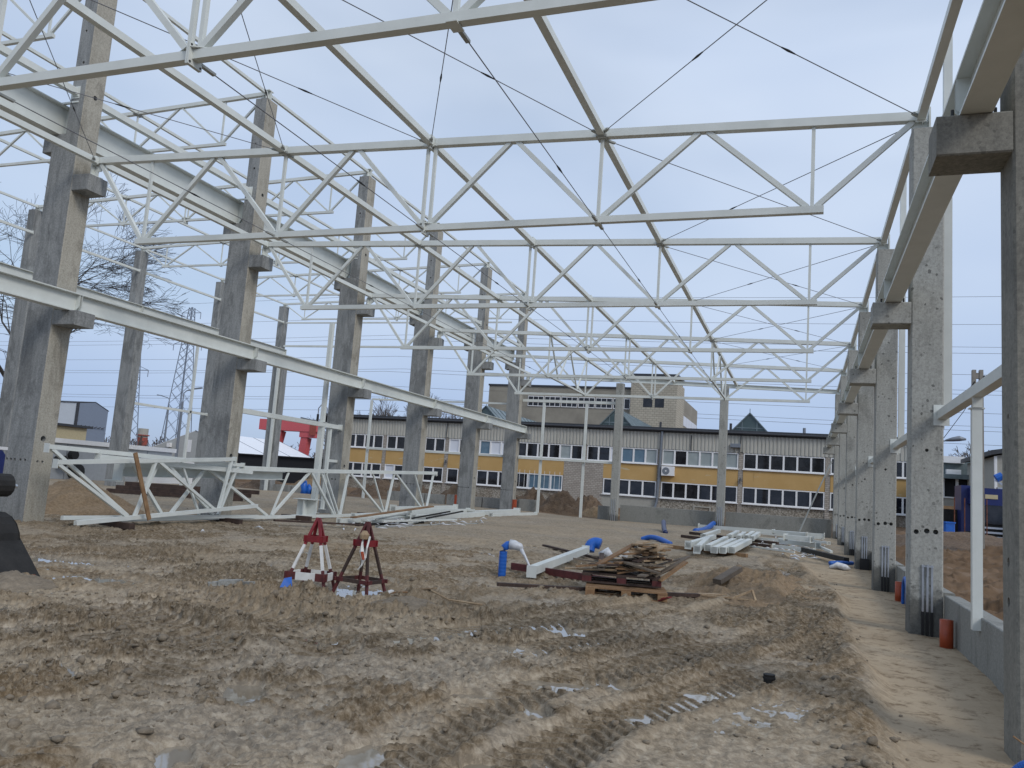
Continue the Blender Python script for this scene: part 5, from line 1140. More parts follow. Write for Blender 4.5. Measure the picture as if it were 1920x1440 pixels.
stored_truss('second half truss of the stack, leaning behind the front one',
    [(12.15, 1.74), (18.2, 1.66)], [(12.6, 0.33), (18.9, 0.30)],
    [((12.25, 1.70), (14.3, 0.36)), ((14.5, 0.36), (15.2, 1.66)), ((15.3, 1.66), (17.1, 0.36)), ((17.3, 0.36), (18.0, 1.62))], [((15.9, 1.62), (16.6, 0.36))], (-14.05, 12.15, 0.0), (0.09, 0.08, 0.065, 0.05))
single('steel_beam', 'white_steel', lambda mb: [mb.ibeam((0, 0, 0), (0, 6.2, 0.12), 0.24, 0.20, 0.016, 0.012), mb.box((-0.14, -0.02, -0.2), (0.14, 0.0, 0.16)), mb.box((-0.22, -0.18, -0.24), (0.16, 0.0, -0.205))], 'white steel beam with end plate lying across the stacked trusses', 'beam', (-14.65, 14.45, 1.32))
single('steel_beam', 'white_steel', lambda mb: [mb.bar((0, 0, 0), (0, 5.2, -0.10), 0.10, 0.12), mb.box((-0.08, -0.02, -0.1), (0.08, 0, 0.1))], 'white drilled tube resting on the stacked half trusses', 'beam', (-14.20, 13.4, 1.60))
single('wooden_plank', 'wood_tan', lambda mb: mb.bar((0, 0, 0), (0.1, 0.55, 1.45), 0.10, 0.03, up=(1, 0, 0)), 'tan wooden plank leaning against the stacked trusses', 'plank', (-13.62, 13.72 + 0.75, 0.30)).rotation_euler = (0.0, 0, math.pi)
for k, (y, x, l) in enumerate(((13.9, -14.0, 1.2), (17.6, -14.2, 1.3), (21.0, -14.25, 1.0), (25.5, -14.25, 1.0), (29.5, -14.3, 1.0))):
    single('timber_sleeper', 'wood_dark', lambda mb: mb.bar((-l / 2, 0, 0), (l / 2, 0, 0), 0.14, 0.14), 'dark timber sleeper under the stored trusses, %s from the left' % ORD[k], 'sleeper', (x, y, gz(x, y) + 0.035), rz=0.1 * (k - 2), group='sleepers under the stored trusses')
for k in range(3):
    single('timber_beam', 'wood_dark', lambda mb: mb.bar((0, 0, 0), (4.6, 2.4, 0), 0.22, 0.16), 'dark timber beam lying behind the stacked trusses, %s of three' % ['lowest', 'middle', 'top'][k], 'timber', (-25.8 + 0.15 * k, 25.0 + 0.3 * k, gz(-25, 26) + 0.10 + 0.15 * k), group='dark timber beams on the ground')

# white steel pile at the far middle
def pile_bars(name, items, labelf, group, mat='white_steel'):
    for k, it in enumerate(items):
        (p, q, w, h) = it[:4]; v = Vector(q) - Vector(p)
        single(name, it[4] if len(it) > 4 else mat, lambda mb: [mb.bar((0, 0, 0), v, w, h)] + ([mb.bar(v * 0.0, v.normalized() * 0.015, w * 1.7, h * 1.6), mb.bar(v - v.normalized() * 0.015, v, w * 1.5, h * 1.5)] if w > 0.08 else []), labelf(k), 'steel bar', p, group=group)
rgp = random.Random(4)
ITEMS = [((-12.9, 21.2, 0.22), (-13.6, 28.5, 0.30), 0.10, 0.14), ((-12.5, 22.0, 0.20), (-14.0, 30.0, 0.30), 0.12, 0.12), ((-13.2, 22.5, 0.36), (-13.4, 29.5, 0.42), 0.10, 0.10),
         ((-13.0, 26.0, 0.48), (-13.9, 33.5, 0.40), 0.14, 0.2), ((-12.6, 25.5, 0.30), (-13.2, 33.5, 0.32), 0.14, 0.2), ((-13.6, 33.0, 0.30), (-13.7, 39.5, 0.36), 0.26, 0.28), ((-13.0, 34.0, 0.30), (-12.9, 40.2, 0.32), 0.12, 0.14),
         ((-12.2, 23.5, 0.18), (-13.4, 27.5, 0.22), 0.06, 0.06), ((-12.0, 24.0, 0.20), (-13.0, 29.0, 0.24), 0.07, 0.05), ((-14.2, 27.0, 0.45), (-14.3, 33.0, 0.50), 0.16, 0.24), ((-12.4, 22.5, 0.30), (-13.1, 26.5, 0.46), 0.05, 0.05, 'grey_steel'), ((-12.3, 24.8, 0.32), (-12.7, 28.8, 0.5), 0.05, 0.05, 'machine_black'),
         ((-12.0, 25.3, 0.34), (-12.5, 29.6, 0.52), 0.05, 0.05, 'machine_black'), ((-12.5, 21.6, 0.15), (-12.2, 25.4, 0.17), 0.10, 0.08, 'machine_black'), ((-12.2, 22.6, 0.27), (-11.8, 27.4, 0.28), 0.08, 0.05), ((-12.0, 21.9, 0.12), (-11.4, 28.4, 0.14), 0.09, 0.06, 'grey_steel')]
pile_bars('steel_bar', ITEMS, lambda k: 'white or grey steel bar in the low pile before the far tall columns, %s laid' % (ORD[k] if k < 12 else ['thirteenth', 'fourteenth', 'fifteenth', 'sixteenth'][k - 12]), 'loose steel bars in the far pile')
single('wooden_plank', 'wood_tan', lambda mb: mb.bar((0, 0, 0), (1.1, 3.2, 0.42), 0.20, 0.04), 'brown wooden plank lying over the far white steel pile', 'plank', (-12.7, 21.6, 0.35))
single('wooden_plank', 'wood_dark', lambda mb: mb.bar((0, 0, 0), (1.3, 2.4, -0.06), 0.12, 0.05), 'dark red plank along the chord of the long stored truss', 'plank', (-13.3, 18.6, 0.26))
single('h_bracket', 'white_steel', lambda mb: [mb.box((-0.35, -0.02, 0), (0.35, 0.02, 0.5)), mb.box((-0.38, -0.25, -0.02), (0.38, 0.25, 0.0)), mb.box((-0.38, -0.25, 0.5), (0.38, 0.25, 0.52)), mb.box((-0.02, -0.2, 0.0), (0.02, -0.02, 0.5))], 'white box bracket on the ground before the thick door post', 'bracket', (-14.85, 22.4, 0.24))
single('blue_bundle', 'blue_plastic', lambda mb: [mb.tube([(0, 0, 0), (0.05, 0, 0.3), (-0.03, 0, 0.6), (0.1, 0, 0.85)], 0.2, 8, [0.24, 0.20, 0.23, 0.06]), mb.tube([(0.3, 0.1, 0), (0.33, 0.1, 0.4), (0.25, 0.1, 0.66)], 0.18, 8, [0.2, 0.17, 0.05])], 'crumpled blue plastic bundle beside the plinth blocks', 'bundle', (-28.3, 42.2, 0.25), smooth=True)
single('dark_bundle', 'machine_black', lambda mb: [mb.tube([(0, 0, 0), (0.04, 0, 0.35), (0.0, 0, 0.75)], 0.2, 8, [0.26, 0.22, 0.1])], 'dark bundle right of the blue plastic bundle', 'bundle', (-27.6, 42.3, 0.25), smooth=True)

# ------------------------------------------------------------------ red and white trestles
def trestle(x, y, rz, label, mats, brace_mat, upper_mat, tape=False):
    z0 = 0.0; T = thing('trestle', label, 'trestle', (x, y, z0), rz, group='red and white trestles')
    base = [(-0.33, -0.22), (0.28, -0.22), (0.24, 0.22), (-0.26, 0.22)]
    H = 0.98
    def at(b, z): k = 1 - z / (H * 1.03); return Vector((b[0] * k, b[1] * k, z))
    for n, b in enumerate(base):
        g = gfull(x + b[0] * math.cos(rz) - b[1] * math.sin(rz), y + b[0] * math.sin(rz) + b[1] * math.cos(rz)) - 0.06
        for s, (za, zb) in enumerate(((g, 0.30), (0.30, 0.62), (0.62, H))):
            part('leg', mats[s], T, lambda mb: mb.bar(at(b, za), at(b, zb), 0.036, 0.030, up=(0, 1, 0)))
    def ring(z, h, grow=0.02):
        q = [at(b, z) for b in base]; q = [Vector((p.x * 1.0 + math.copysign(grow, p.x), p.y + math.copysign(grow, p.y), z)) for p in q]
        return q
    q = ring(0.70, 0, 0.024)
    for n in range(4): part('collar_board', upper_mat, T, lambda mb: mb.bar(q[n] - (q[(n + 1) % 4] - q[n]).normalized() * 0.022, q[(n + 1) % 4] + (q[(n + 1) % 4] - q[n]).normalized() * 0.022, 0.02, 0.085))
    q = ring(0.21, 0, 0.03)
    for n in range(4):
        a, b = q[n], q[(n + 1) % 4]; d = (b - a).normalized(); hh = 0.10 if brace_mat != 'wood_dark' else 0.05
        part('brace_board', mats[0], T, lambda mb: mb.bar(a - d * 0.03, a.lerp(b, 0.24), 0.022, hh)); part('brace_board', mats[0], T, lambda mb: mb.bar(a.lerp(b, 0.76), b + d * 0.03, 0.022, hh))
        part('brace_board', brace_mat, T, lambda mb: mb.bar(a.lerp(b, 0.242), a.lerp(b, 0.758), 0.022, hh))
    if tape:
        part('warning_tape', 'white_paint', T, lambda mb: [mb.tube([(0.03, -0.10, 0.80), (0.06, -0.15, 0.70), (0.07, -0.15, 0.60), (0.12, -0.16, 0.50), (0.10, -0.17, 0.42), (0.05, -0.18, 0.36)], 0.02, 5, [0.01, 0.015, 0.035, 0.03, 0.012, 0.005]), mb.tube([(0.14, -0.1, 0.80), (0.15, -0.15, 0.66), (0.13, -0.14, 0.52)], 0.014, 5)])
        part('warning_tape', 'orange_plastic', T, lambda mb: mb.bar((0.10, -0.185, 0.60), (0.14, -0.185, 0.50), 0.05, 0.012))
        part('cup', 'wood_pale', T, lambda mb: mb.tube([(0.06, -0.12, 0.76), (0.06, -0.12, 0.82), (0.06, -0.12, 0.87)], 0.06, 10, [0.06, 0.066, 0.03]))
trestle(-6.22, 9.70, 0.15, 'left trestle, bright red top and white painted legs', ('dark_red_wood', 'white_paint', 'red_paint'), 'white_paint', 'red_paint')
trestle(-5.52, 9.82, -0.2, 'right trestle, dark worn red with torn tape, standing in the water hole', ('dark_red_wood', 'wood_dark', 'dark_red_wood'), 'wood_dark', 'red_paint', True)
for k, (x, y, a, L_, mt, lab) in enumerate(((-5.0, 9.95, 0.35, 0.55, 'wood_tan', 'tan board lying at the foot of the right trestle'), (-4.8, 10.2, -0.1, 0.40, 'wood_pale', 'pale thin slat right of the right trestle'), (-5.12, 9.75, 1.2, 0.22, 'white_paint', 'small white offcut beside the right trestle'))):
    single('wood_scrap', mt, lambda mb: mb.bar((-L_ / 2, 0, 0), (L_ / 2, 0, 0.06), 0.06, 0.02), lab, 'wood scrap', (x, y, gfull(x, y) + 0.05), rz=a)
single('plastic_scrap', 'blue_plastic', lambda mb: mb.poly([(-0.08, 0, 0), (0.07, 0.02, 0.01), (0.05, 0.05, 0.13), (-0.04, 0.04, 0.11)], 0.012, (0, 1, 0)), 'small blue plastic scrap in the mud before the trestles', 'scrap', (-6.15, 9.0, gfull(-6.15, 9.0) + 0.01), rz=0.5)
single('bent_strip', 'wood_pale', lambda mb: mb.tube([(0, 0, 0.12), (0.3, -0.12, 0.05), (0.75, 0.0, 0.02)], 0.012, 5), 'thin curved pale strip on the mud right of the trestles', 'strip', (-4.45, 9.7, gfull(-4.2, 9.7) + 0.02))
single('brick_rubble', 'concrete_block', lambda mb: [mb.bar((0, 0, 0.05), (0.28, 0.06, 0.07), 0.12, 0.07), mb.bar((0.25, 0.1, 0.04), (0.42, 0.05, 0.06), 0.1, 0.06), mb.bar((-0.12, -0.05, 0.03), (0.0, 0.02, 0.04), 0.08, 0.05)], 'grey broken blocks half sunk left of the trestles', 'rubble', (-6.95, 8.7, gfull(-6.9, 8.7)), rz=0.3)

# ------------------------------------------------------------------ pallets and timber pile
def pallet(x, y, z, rz, label, mat, bmat):
    T = thing('pallet', label, 'pallet', (x, y, z), rz, group='pallets')
    for k in range(5): part('deck_board', mat, T, lambda mb: mb.box((-0.6, -0.40 + k * 0.175, 0.122), (0.6, -0.30 + k * 0.175, 0.144)))
    for k in range(3): part('stringer_board', mat, T, lambda mb: mb.box((-0.60 + k * 0.53, -0.40, 0.10), (-0.46 + k * 0.53, 0.40, 0.1215)))
    for a in range(3):
        for b in range(3): part('block', bmat, T, lambda mb: mb.box((-0.60 + a * 0.53, -0.40 + b * 0.33, 0.022), (-0.46 + a * 0.53, -0.26 + b * 0.33, 0.0995)))
    for k in range(3): part('bottom_board', mat, T, lambda mb: mb.box((-0.6, -0.40 + k * 0.33, 0.0), (0.6, -0.29 + k * 0.33, 0.0215)))
PX, PY = -2.55, 12.55
pallet(PX + 0.05, PY - 0.05, gz(PX, PY) + 0.0, 0.22, 'lower yellowish pallet on the mud under the plank pile', 'wood_tan', 'wood_tan')
pallet(PX - 0.10, PY + 0.30, gz(PX, PY) + 0.165, 0.22, 'upper dark red pallet carrying the plank pile', 'wood_dark', 'dark_red_wood')
rgw = random.Random(31)
zb0 = gz(PX, PY) + 0.325
NPL = 0
def plank(x, y, z, rz, L_, w, t, mat, tilt, label):
    single('plank', mat, lambda mb: mb.bar((-L_ / 2, 0, -tilt / 2), (L_ / 2, 0, tilt / 2), w, t), label, 'plank', (x, y, z), rz=rz, group='planks heaped on the pallets')
n = 0
for lay in range(10):
    for k in range(7 if lay < 4 else 5 if lay < 7 else 4):
        if lay < 4: x = PX - 0.1 + rgw.uniform(-0.38, 0.45); y = PY + 0.3 + rgw.uniform(-0.35, 0.35); rz = 0.22 + rgw.choice((0, 0, 1.57)) + rgw.gauss(0, 0.2)
        else: x = PX + 0.26 + rgw.uniform(-0.16, 0.2); y = PY + 0.45 + rgw.uniform(-0.16, 0.18); rz = rgw.choice((0.1, 1.3)) + rgw.gauss(0, 0.3)
        L_ = rgw.uniform(0.35, 0.95) if lay < 4 else rgw.uniform(0.3, 0.75)
        mt_ = rgw.choice(('wood_tan', 'wood_grey', 'wood_dark', 'wood_grey', 'wood_pale') if lay < 6 else ('wood_pale', 'wood_tan', 'wood_pale'))
        plank(x, y, zb0 + 0.02 + lay * 0.048 + rgw.uniform(-0.008, 0.012), rz, L_, rgw.uniform(0.07, 0.13), 0.024, mt_, rgw.gauss(0, 0.07),
              '%s %s plank at the %s %s of the pallet heap, %s layer' % ('long' if L_ > 0.65 else 'short', {'wood_tan': 'tan', 'wood_grey': 'greyish', 'wood_dark': 'dark', 'wood_pale': 'pale'}[mt_], 'near' if y < PY + (0.3 if lay < 4 else 0.46) else 'far', 'left' if x < PX + (-0.05 if lay < 4 else 0.28) else 'right', ['lowest', 'second', 'third', 'fourth', 'fifth', 'sixth', 'seventh', 'eighth', 'ninth', 'topmost'][lay]))
for k, (x, y, rz, L_, tl, mt) in enumerate(((PX + 0.62, PY + 0.55, 0.5, 0.5, 0.25, 'wood_grey'), (PX + 0.66, PY + 0.35, 0.6, 0.55, 0.32, 'wood_grey'), (PX + 0.60, PY + 0.72, 0.4, 0.6, 0.2, 'wood_grey'), (PX + 0.72, PY + 0.15, 0.7, 0.45, 0.3, 'wood_tan'), (PX - 0.18, PY + 0.2, 0.9, 0.75, 0.34, 'wood_tan'), (PX - 0.05, PY + 0.35, 0.9, 0.35, 0.16, 'white_paint'))):
    plank(x, y, zb0 + 0.10 + 0.05 * (k % 3) + (0.12 if k > 3 else 0), rz, L_, 0.11, 0.022, mt, tl, 'steeply tilted plank at the side of the pallet heap, %s of six' % ORD[k])
for k, (x0, y0, x1, y1, w, h, mt, lab) in enumerate(((-4.35, 11.85, -2.95, 12.55, 0.10, 0.05, 'wood_dark', 'long dark plank on the mud left of the pallets'), (-2.1, 12.9, -1.5, 13.3, 0.10, 0.05, 'wood_dark', 'dark plank end sticking out right of the pallets'), (-5.0, 14.35, -2.9, 13.6, 0.06, 0.12, 'dark_red_wood', 'dark red timber edge between blue pipe and pallets'), (-4.2, 18.6, -2.9, 16.4, 0.12, 0.06, 'wood_grey', 'grey plank behind the white square tube'), (-6.3, 20.5, -4.3, 18.2, 0.10, 0.05, 'wood_dark', 'dark thin plank behind the blue elbow pipe'))):
    d = Vector((x1 - x0, y1 - y0, gz(x1, y1) - gz(x0, y0)))
    single('long_plank', mt, lambda mb: mb.bar((0, 0, 0), d, w, h), lab, 'plank', (x0, y0, gz(x0, y0) + h / 2 + 0.02))
single('red_scrap', 'red_paint', lambda mb: [mb.bar((0, 0, 0), (0.16, -0.12, 0.08), 0.08, 0.015), mb.bar((0.05, -0.04, 0.034), (0.10, -0.08, 0.058), 0.085, 0.02)], 'small red and white scrap board at the right foot of the pallets', 'scrap', (PX + 0.62, PY - 0.35, gz(PX, PY) + 0.03))

# square tubes, blue and orange pipes, foil
tb = Vector((-0.40, 5.2, 0.06))
single('square_tube', 'white_steel', lambda mb: [mb.bar((0, 0, 0), tb, 0.14, 0.14), mb.bar((0, 0, -0.02), tb.normalized() * 0.02 + Vector((0, 0, -0.02)), 0.17, 0.2), mb.bar(tb, tb + tb.normalized() * 0.02, 0.18, 0.2)], 'single white square tube lying by the blue elbow pipe', 'tube', (-4.28, 13.3, gz(-4.3, 13.3) + 0.15))
def blue_pipe(name, pts, r, label, mat='blue_plastic', rib=False, cat='pipe', n=12):
    o = Vector(pts[0]); q = [Vector(p) - o for p in pts]
    fine = []
    for i in range(len(q) - 1):
        p0, p1, p2, p3 = q[max(i - 1, 0)], q[i], q[i + 1], q[min(i + 2, len(q) - 1)]
        for f in np.linspace(0, 1, 8, endpoint=False): fine.append(0.5 * ((2 * p1) + (p2 - p0) * f + (2 * p0 - 5 * p1 + 4 * p2 - p3) * f * f + (3 * p1 - p0 - 3 * p2 + p3) * f ** 3))
    fine.append(q[-1])
    rs = [r * (1.06 if (rib and i % 2) else 1.0) for i in range(len(fine))]
    return single(name, mat, lambda mb: mb.tube(fine, r, n, rs), label, cat, o, smooth=not rib)
g0 = gz(-5, 13.6)
T = thing('elbow_pipe', 'blue ribbed pipe standing in the mud and bent over with clear foil', 'pipe', (-4.86, 13.45, g0))
part('riser', 'blue_plastic', T, lambda mb: mb.tube([(0, 0, -0.1 + 0.03 * i) for i in range(18)], 0.066, 14, [0.066 if i % 2 else 0.069 for i in range(18)]))
part('bend', 'blue_plastic', T, lambda mb: mb.tube([(0, 0, 0.40), (0.01, 0.01, 0.47), (0.06, 0.03, 0.52), (0.13, 0.05, 0.53)], 0.070, 14), smooth=True)
part('foil', 'clear_film', T, lambda mb: [mb.tube([(0.10, 0.045, 0.53), (0.18, 0.05, 0.53), (0.28, 0.05, 0.50), (0.31, 0.05, 0.47)], 0.08, 10, [0.09, 0.085, 0.07, 0.05]), mb.tube([(0.29, 0.04, 0.49), (0.38, 0.02, 0.38), (0.50, -0.02, 0.20), (0.62, -0.06, 0.08)], 0.03, 6, [0.045, 0.025, 0.018, 0.03])], smooth=True)
blue_pipe('pipe_elbow', [(-4.72, 19.0, 0.22), (-4.70, 19.05, 0.36), (-4.60, 19.1, 0.42), (-4.48, 19.1, 0.40)], 0.13, 'short blue pipe elbow with clear wrap behind the white square tube')
single('foil_scrap', 'clear_film', lambda mb: mb.tube([(0, 0, 0.05), (0.2, 0.0, 0.12), (0.3, -0.05, 0.05)], 0.1, 8, [0.05, 0.12, 0.06]), 'clear foil hanging from the short blue elbow', 'foil', (-4.45, 18.9, gz(-4.4, 19) + 0.03), smooth=True)
blue_pipe('blue_pipe', [(-5.75, 36.4, 0.55), (-5.4, 34.4, 0.33), (-5.15, 33.2, 0.22)], 0.10, 'short dark end of blue pipe sticking up in the far mud', 'dark_blue_plastic')
blue_pipe('blue_pipe', [(-5.05, 27.6, 0.16), (-4.75, 27.5, 0.26), (-4.4, 27.2, 0.24), (-3.95, 26.6, 0.14)], 0.085, 'arched blue pipe lying on the mud in mid distance')
blue_pipe('blue_pipe', [(-4.55, 38.0, 0.20), (-4.40, 40.8, 0.24), (-4.2, 42.5, 0.50)], 0.13, 'straight blue pipe pointing at the slim end wall column')
blue_pipe('blue_pipe', [(0.75, 24.6, 0.12), (1.0, 24.8, 0.14), (1.36, 25.2, 0.14)], 0.06, 'blue pipe at the foot of the fourth right column')
single('foil_scrap', 'clear_film', lambda mb: [mb.tube([(0, 0, 0.02), (0.2, 0.1, 0.08), (0.4, -0.1, 0.05), (0.5, 0.05, 0.02)], 0.08, 7, [0.04, 0.10, 0.09, 0.03])], 'crumpled clear foil beside the fourth right column', 'foil', (0.72, 23.6, gz(0.7, 23.6) + 0.02), smooth=True)
single('foil_scrap', 'clear_film', lambda mb: [mb.tube([(0, 0, 0), (0.06, 0.0, 0.18), (0.14, 0.0, 0.32)], 0.06, 7, [0.07, 0.05, 0.03]), mb.tube([(-0.3, 0, 0.02), (0, 0, 0.03)], 0.04, 6)], 'upright twist of clear foil behind the pallets', 'foil', (-3.75, 18.3, gz(-3.7, 18.3) + 0.02), smooth=True)
for k, (y, h, lab) in enumerate(((11.62, 0.33, 'orange pipe stub standing by the plinth wall after the second column'), (16.85, 0.36, 'orange pipe stub by the plinth wall before the third column'))):
    o = single('orange_pipe', 'orange_plastic', lambda mb: [mb.tube([(0, 0, -0.1), (0, 0, h), (0, 0, h + 0.001), (0, 0, h - 0.06)], 0.075, 18, [0.078, 0.078, 0.066, 0.066])], lab, 'pipe', (1.72, y, 0.0), group='orange pipe stubs', smooth=True)
for k, (x, y) in enumerate(((-18.35, 42.4), (-17.45, 42.4), (-14.6, 41.6), (-24.1, 38.9))):
    single('orange_pipe', 'orange_plastic', lambda mb: mb.cyl((0, 0, 0), (0, 0, 0.62), 0.13, 12), 'far orange pipe stub, %s' % ['left of the pair before the plinth blocks', 'right of the pair before the plinth blocks', 'at the foot of the last tall column', 'beside the stained tall column'][k], 'pipe', (x, y, gz(x, y)), group='orange pipe stubs')
blue_pipe('coil_pipe', [(1.74, 15.9, 0.05), (1.74, 15.95, 0.35), (1.74, 16.2, 0.48), (1.74, 16.45, 0.35), (1.74, 16.5, 0.0)], 0.028, 'blue pipe arch behind the orange stub at the plinth wall', rib=True)
blue_pipe('ribbed_pipe', [(1.44, 6.42, 0.03), (1.40, 6.44, 0.0), (1.36, 6.46, -0.05)], 0.030, 'blue ribbed pipe end at the foot of the nearest column', rib=True)
single('wrapped_pipe', 'clear_film', lambda mb: mb.tube([(0, 0, 0), (0.09, 0.0, 0.09), (0.17, 0, 0.17)], 0.05, 12, [0.062, 0.055, 0.045]), 'pale wrapped pipe end leaning on the nearest plinth wall', 'pipe end', (1.56, 7.55, 0.02), smooth=True)
single('twig', 'wood_tan', lambda mb: mb.tube([(0, 0, 0), (0.10, -0.03, -0.06), (0.20, -0.05, -0.16)], 0.006, 5), 'dry twig at the foot of the nearest column', 'twig', (1.33, 6.36, 0.20))
single('rubber_cap', 'machine_black', lambda mb: mb.tube([(0, 0, -0.02), (0, 0, 0.012), (0, 0, 0.013), (0, 0, 0.03), (0, 0, 0.031), (0, 0, 0.052), (0, 0, 0.0525), (0, 0, 0.02)], 0.05, 20, [0.048, 0.048, 0.055, 0.055, 0.048, 0.052, 0.042, 0.038]), 'round black rubber cap on the sand in the foreground', 'rubber cap', (-0.24, 7.75, gfull(-0.24, 7.75) + 0.002))
TUB = [((-3.05, 23.9), (-2.92, 29.9)), ((-2.62, 22.4), (-2.95, 28.4)), ((-2.45, 23.4), (-2.46, 29.4)), ((-2.20, 22.7), (-2.14, 28.6)), ((-2.00, 22.9), (-1.86, 28.8)), ((-1.80, 23.4), (-1.66, 29.2)), ((-3.25, 29.5), (-3.27, 35.4)), ((-2.48, 30.9), (-2.52, 35.6)), ((-2.14, 30.7), (-2.2, 34.8)), ((-1.92, 31.4), (-1.94, 36.4)), ((-1.7, 31.0), (-1.7, 36.0))]
for k, (a, b) in enumerate(TUB):
    v = Vector((b[0] - a[0], b[1] - a[1], gz(*b) - gz(*a))); z = gz(*a) + 0.18
    single('square_tube', 'white_steel', lambda mb: [mb.bar((0, 0, 0), v, 0.15, 0.15), mb.bar(Vector((0, 0, 0)), v.normalized() * 0.02, 0.19, 0.24 if k in (0, 1) else 0.17)], 'white square tube laid out by the right row, %s from the left' % ORD[k] if k < 6 else 'white square tube in the rear rank by the right row, %s from the left' % ORD[k - 6], 'tube', (a[0], a[1], z), group='white square tubes laid out on bearers')
for k, (x0, y0, x1, y1, mt) in enumerate(((-3.9, 24.6, -1.4, 23.5, 'wood_tan'), (-4.2, 31.0, -1.0, 29.0, 'wood_dark'), (-4.3, 34.2, -0.8, 31.2, 'wood_dark'))):
    single('timber_bearer', mt, lambda mb: mb.bar((0, 0, 0), (x1 - x0, y1 - y0, 0), 0.12, 0.10), 'timber bearer under the white square tubes, %s from the camera' % ORD[k], 'bearer', (x0, y0, gz(x0, y0) + 0.05), group='bearers under the square tubes')
LB = [((-4.9, 42.2, 0.30), (1.0, 41.2, 0.36), 0.16, 0.20), ((-2.2, 40.0, 0.28), (0.9, 39.4, 0.3), 0.10, 0.10), ((-0.75, 32.5, 0.30), (0.55, 31.4, 0.30), 0.2, 0.16), ((-0.55, 31.5, 0.50), (0.35, 31.2, 0.5), 0.3, 0.16), ((-1.2, 38.5, 0.45), (0.2, 38.3, 0.45), 0.5, 0.14), ((-0.9, 29.5, 0.22), (0.4, 28.8, 0.22), 0.12, 0.12), ((0.2, 34.5, 0.3), (0.95, 29.6, 0.2), 0.08, 0.08), ((-1.6, 28.4, 0.2), (-0.2, 27.2, 0.2), 0.05, 0.05), ((-2.0, 34.4, 0.25), (-0.3, 33.8, 0.28), 0.12, 0.10), ((0.0, 36.5, 0.3), (1.0, 34.5, 0.3), 0.10, 0.08)]
pile_bars('steel_bar', LB, lambda k: ['long white beam lying along the far plinth wall', 'white bar in front of the long far beam', 'white beam piece in the near right scrap pile', 'short white beam on top of the near right scrap pile', 'flat stack of white plates before the far plinth wall', 'thin white bar in front of the scrap pile', 'white bar pointing at the right columns', 'thin pale strip in front of the square tubes', 'white bar behind the rear rank of tubes', 'white bar leaning to the far right columns'][k], 'loose white steel by the right row')
single('dark_beam', 'machine_black', lambda mb: mb.bar((0, 0, 0), (1.15, -4.0, 0.0), 0.14, 0.14), 'dark timber beam on the sand before the right columns', 'beam', (0.05, 29.0, 0.22))
def scraps():
    rg = random.Random(8); mb = MB()
    for k in range(150):
        if k < 90: x, y = rg.gauss(-0.3, 0.75), rg.gauss(31, 3.2)
        else: x, y = rg.gauss(-12.2, 0.6), rg.gauss(25, 3)
        if x > 1.3: continue
        z = gz(x, y) + 0.03; a = rg.uniform(0, 6.3); L_ = rg.uniform(0.08, 0.5)
        mb.tube([(x, y, z), (x + math.cos(a) * L_ / 2, y + math.sin(a) * L_ / 2, z + rg.uniform(0.0, 0.06)), (x + math.cos(a) * L_, y + math.sin(a) * L_, z)], 0.03, 5, [0.006, rg.uniform(0.01, 0.035), 0.006])
    tag(link(bpy.data.objects.new('foil_litter', mb.mesh('foil_litter', 'clear_film', True))), 'scattered white foil litter around the steel piles', 'litter', kind='stuff')
scraps()
single('bent_strap', 'wood_pale', lambda mb: [mb.bar((0, 0, 0.02), (0.28, 0.08, 0.16), 0.03, 0.03), mb.bar((0.28, 0.08, 0.16), (0.34, -0.05, 0.02), 0.03, 0.03), mb.bar((0.34, -0.05, 0.02), (-0.1, -0.02, 0.02), 0.03, 0.025)], 'pale bent wooden triangle before the churned sand heap', 'scrap', (-0.98, 13.3, gz(-1, 13.3) + 0.04))
single('pale_scrap', 'wood_pale', lambda mb: [mb.bar((0, 0, 0.02), (0.45, 0.1, 0.05), 0.14, 0.02), mb.bar((0.1, -0.1, 0.02), (0.5, -0.12, 0.03), 0.05, 0.02)], 'pale splintered board before the churned sand heap', 'scrap', (-1.55, 13.4, gz(-1.5, 13.4) + 0.03))
single('concrete_slab', 'wood_grey', lambda mb: mb.bar((0, 0, 0), (0.30, 0.7, 0.20), 0.16, 0.08), 'grey slab piece sticking out of the churned sand heap', 'slab', (-1.35, 14.6, gz(-1.3, 14.6) + 0.16))

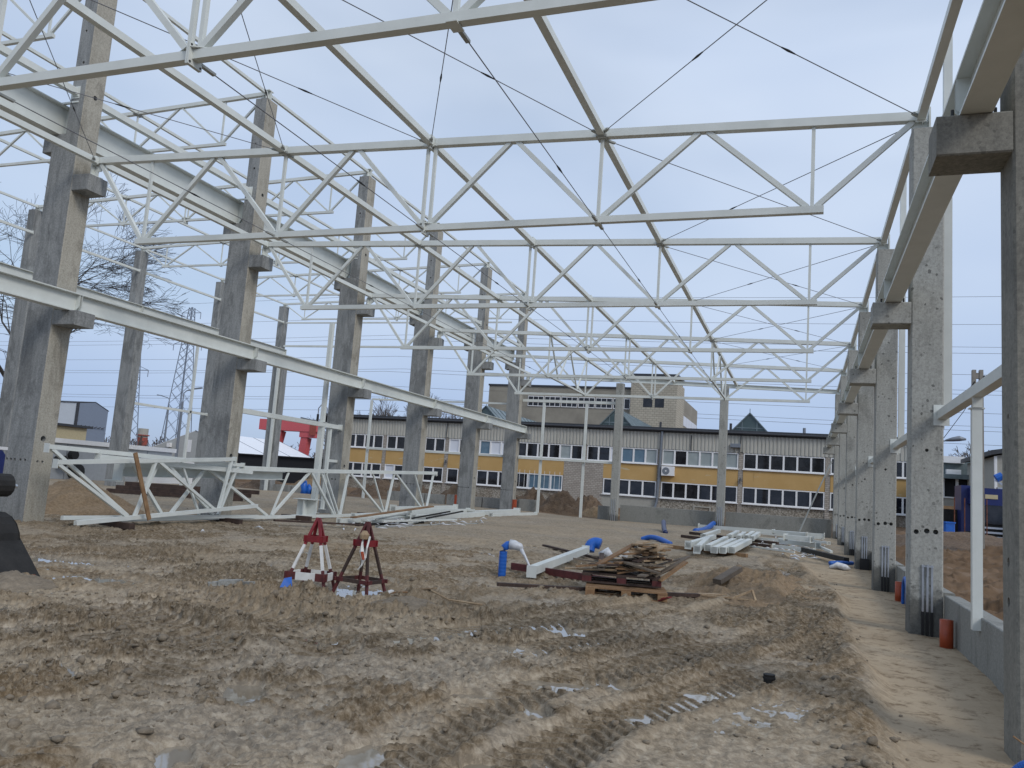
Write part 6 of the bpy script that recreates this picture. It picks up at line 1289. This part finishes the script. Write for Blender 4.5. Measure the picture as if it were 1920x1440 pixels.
# ------------------------------------------------------------------ excavator at the left edge
def excavator():
    T = thing('excavator', 'dark muddy excavator bucket and linkage entering at the left edge', 'excavator', (-9.85, 7.45, 0))
    def bucket(mb):
        pr = []; n = 12
        for i in range(n + 1):
            a = R_(-35 + i * 19); pr.append((0.42 * math.cos(a) - 0.05, 0.40 + 0.42 * math.sin(a) * 0.95))
        for i in range(n):
            a, b = pr[i], pr[i + 1]
            mb.add([(a[0], -0.45, a[1]), (b[0], -0.45, b[1]), (b[0], 0.45, b[1]), (a[0], 0.45, a[1]), (a[0] * 0.93, -0.45, a[1] * 0.95 + 0.02), (b[0] * 0.93, -0.45, b[1] * 0.95 + 0.02), (b[0] * 0.93, 0.45, b[1] * 0.95 + 0.02), (a[0] * 0.93, 0.45, a[1] * 0.95 + 0.02)],
                   [(0, 1, 2, 3), (7, 6, 5, 4), (0, 4, 5, 1), (3, 2, 6, 7), (1, 5, 6, 2), (0, 3, 7, 4)])
        for s in (-0.45, 0.43): mb.poly([(p[0], s, p[1]) for p in pr], 0.02, (0, 1, 0))
        mb.add([(0.30, -0.47, 0.13), (0.78, -0.47, 0.03), (0.78, 0.47, 0.03), (0.30, 0.47, 0.13), (0.26, -0.47, 0.20), (0.30, -0.47, 0.52), (0.30, 0.47, 0.52), (0.26, 0.47, 0.20)], [(0, 1, 2, 3), (4, 7, 6, 5), (0, 4, 5, 1), (1, 5, 6, 2), (2, 6, 7, 3), (3, 7, 4, 0)])
    b = part('bucket', 'machine_black', T, bucket)
    for k in range(4): part('tooth', 'rust', b, lambda mb: mb.ext((0.70, -0.36 + k * 0.24, 0.05), (0.95, -0.36 + k * 0.24, 0.0), [(-0.05, -0.03), (0.05, -0.03), (0.05, 0.03), (-0.05, 0.03)], prof2=[(-0.03, -0.008), (0.03, -0.008), (0.03, 0.008), (-0.03, 0.008)]))
    part('linkage', 'machine_black', T, lambda mb: [mb.cyl((0.18, -0.3, 1.15), (0.18, 0.3, 1.15), 0.15, 14), mb.bar((-0.6, 0, 0.85), (0.25, 0, 1.18), 0.34, 0.22), mb.bar((-0.45, -0.2, 0.6), (0.12, -0.2, 1.1), 0.08, 0.16), mb.bar((-0.45, 0.2, 0.6), (0.12, 0.2, 1.1), 0.08, 0.16), mb.cyl((0.1, -0.36, 1.13), (0.1, 0.36, 1.13), 0.05, 10)])
    part('pin', 'galvanised', T, lambda mb: mb.cyl((0.16, -0.45, 1.14), (0.16, 0.45, 1.14), 0.028, 10))
    part('dipper', 'machine_black', T, lambda mb: [mb.bar((-0.3, 0, 0.55), (-1.1, 0.3, 1.2), 0.3, 0.36), mb.bar((0.02, 0, 1.2), (-2.6, 0.6, 2.3), 0.28, 0.40)])
    part('body', 'machine_blue', T, lambda mb: [mb.bar((-5.4, 1.4, 0.95), (-2.66, 1.75, 0.95), 1.6, 1.30, ch=0.08)])
    part('body_top', 'frame_white', T, lambda mb: mb.bar((-5.4, 1.4, 1.63), (-2.65, 1.752, 1.63), 1.64, 0.05))
    part('track', 'machine_black', T, lambda mb: [mb.bar((-5.6, 0.7, 0.2), (-3.0, 1.0, 0.2), 0.4, 0.5, ch=0.12), mb.bar((-5.6, 2.2, 0.2), (-3.0, 2.5, 0.2), 0.4, 0.5, ch=0.12)])
excavator()
heap('sand_heap', -8.75, 7.25, 0.55, 0.5, 0.16, 'clod', 'muddy lump under the excavator bucket', 71, 'mud hump', 0.7, 40)
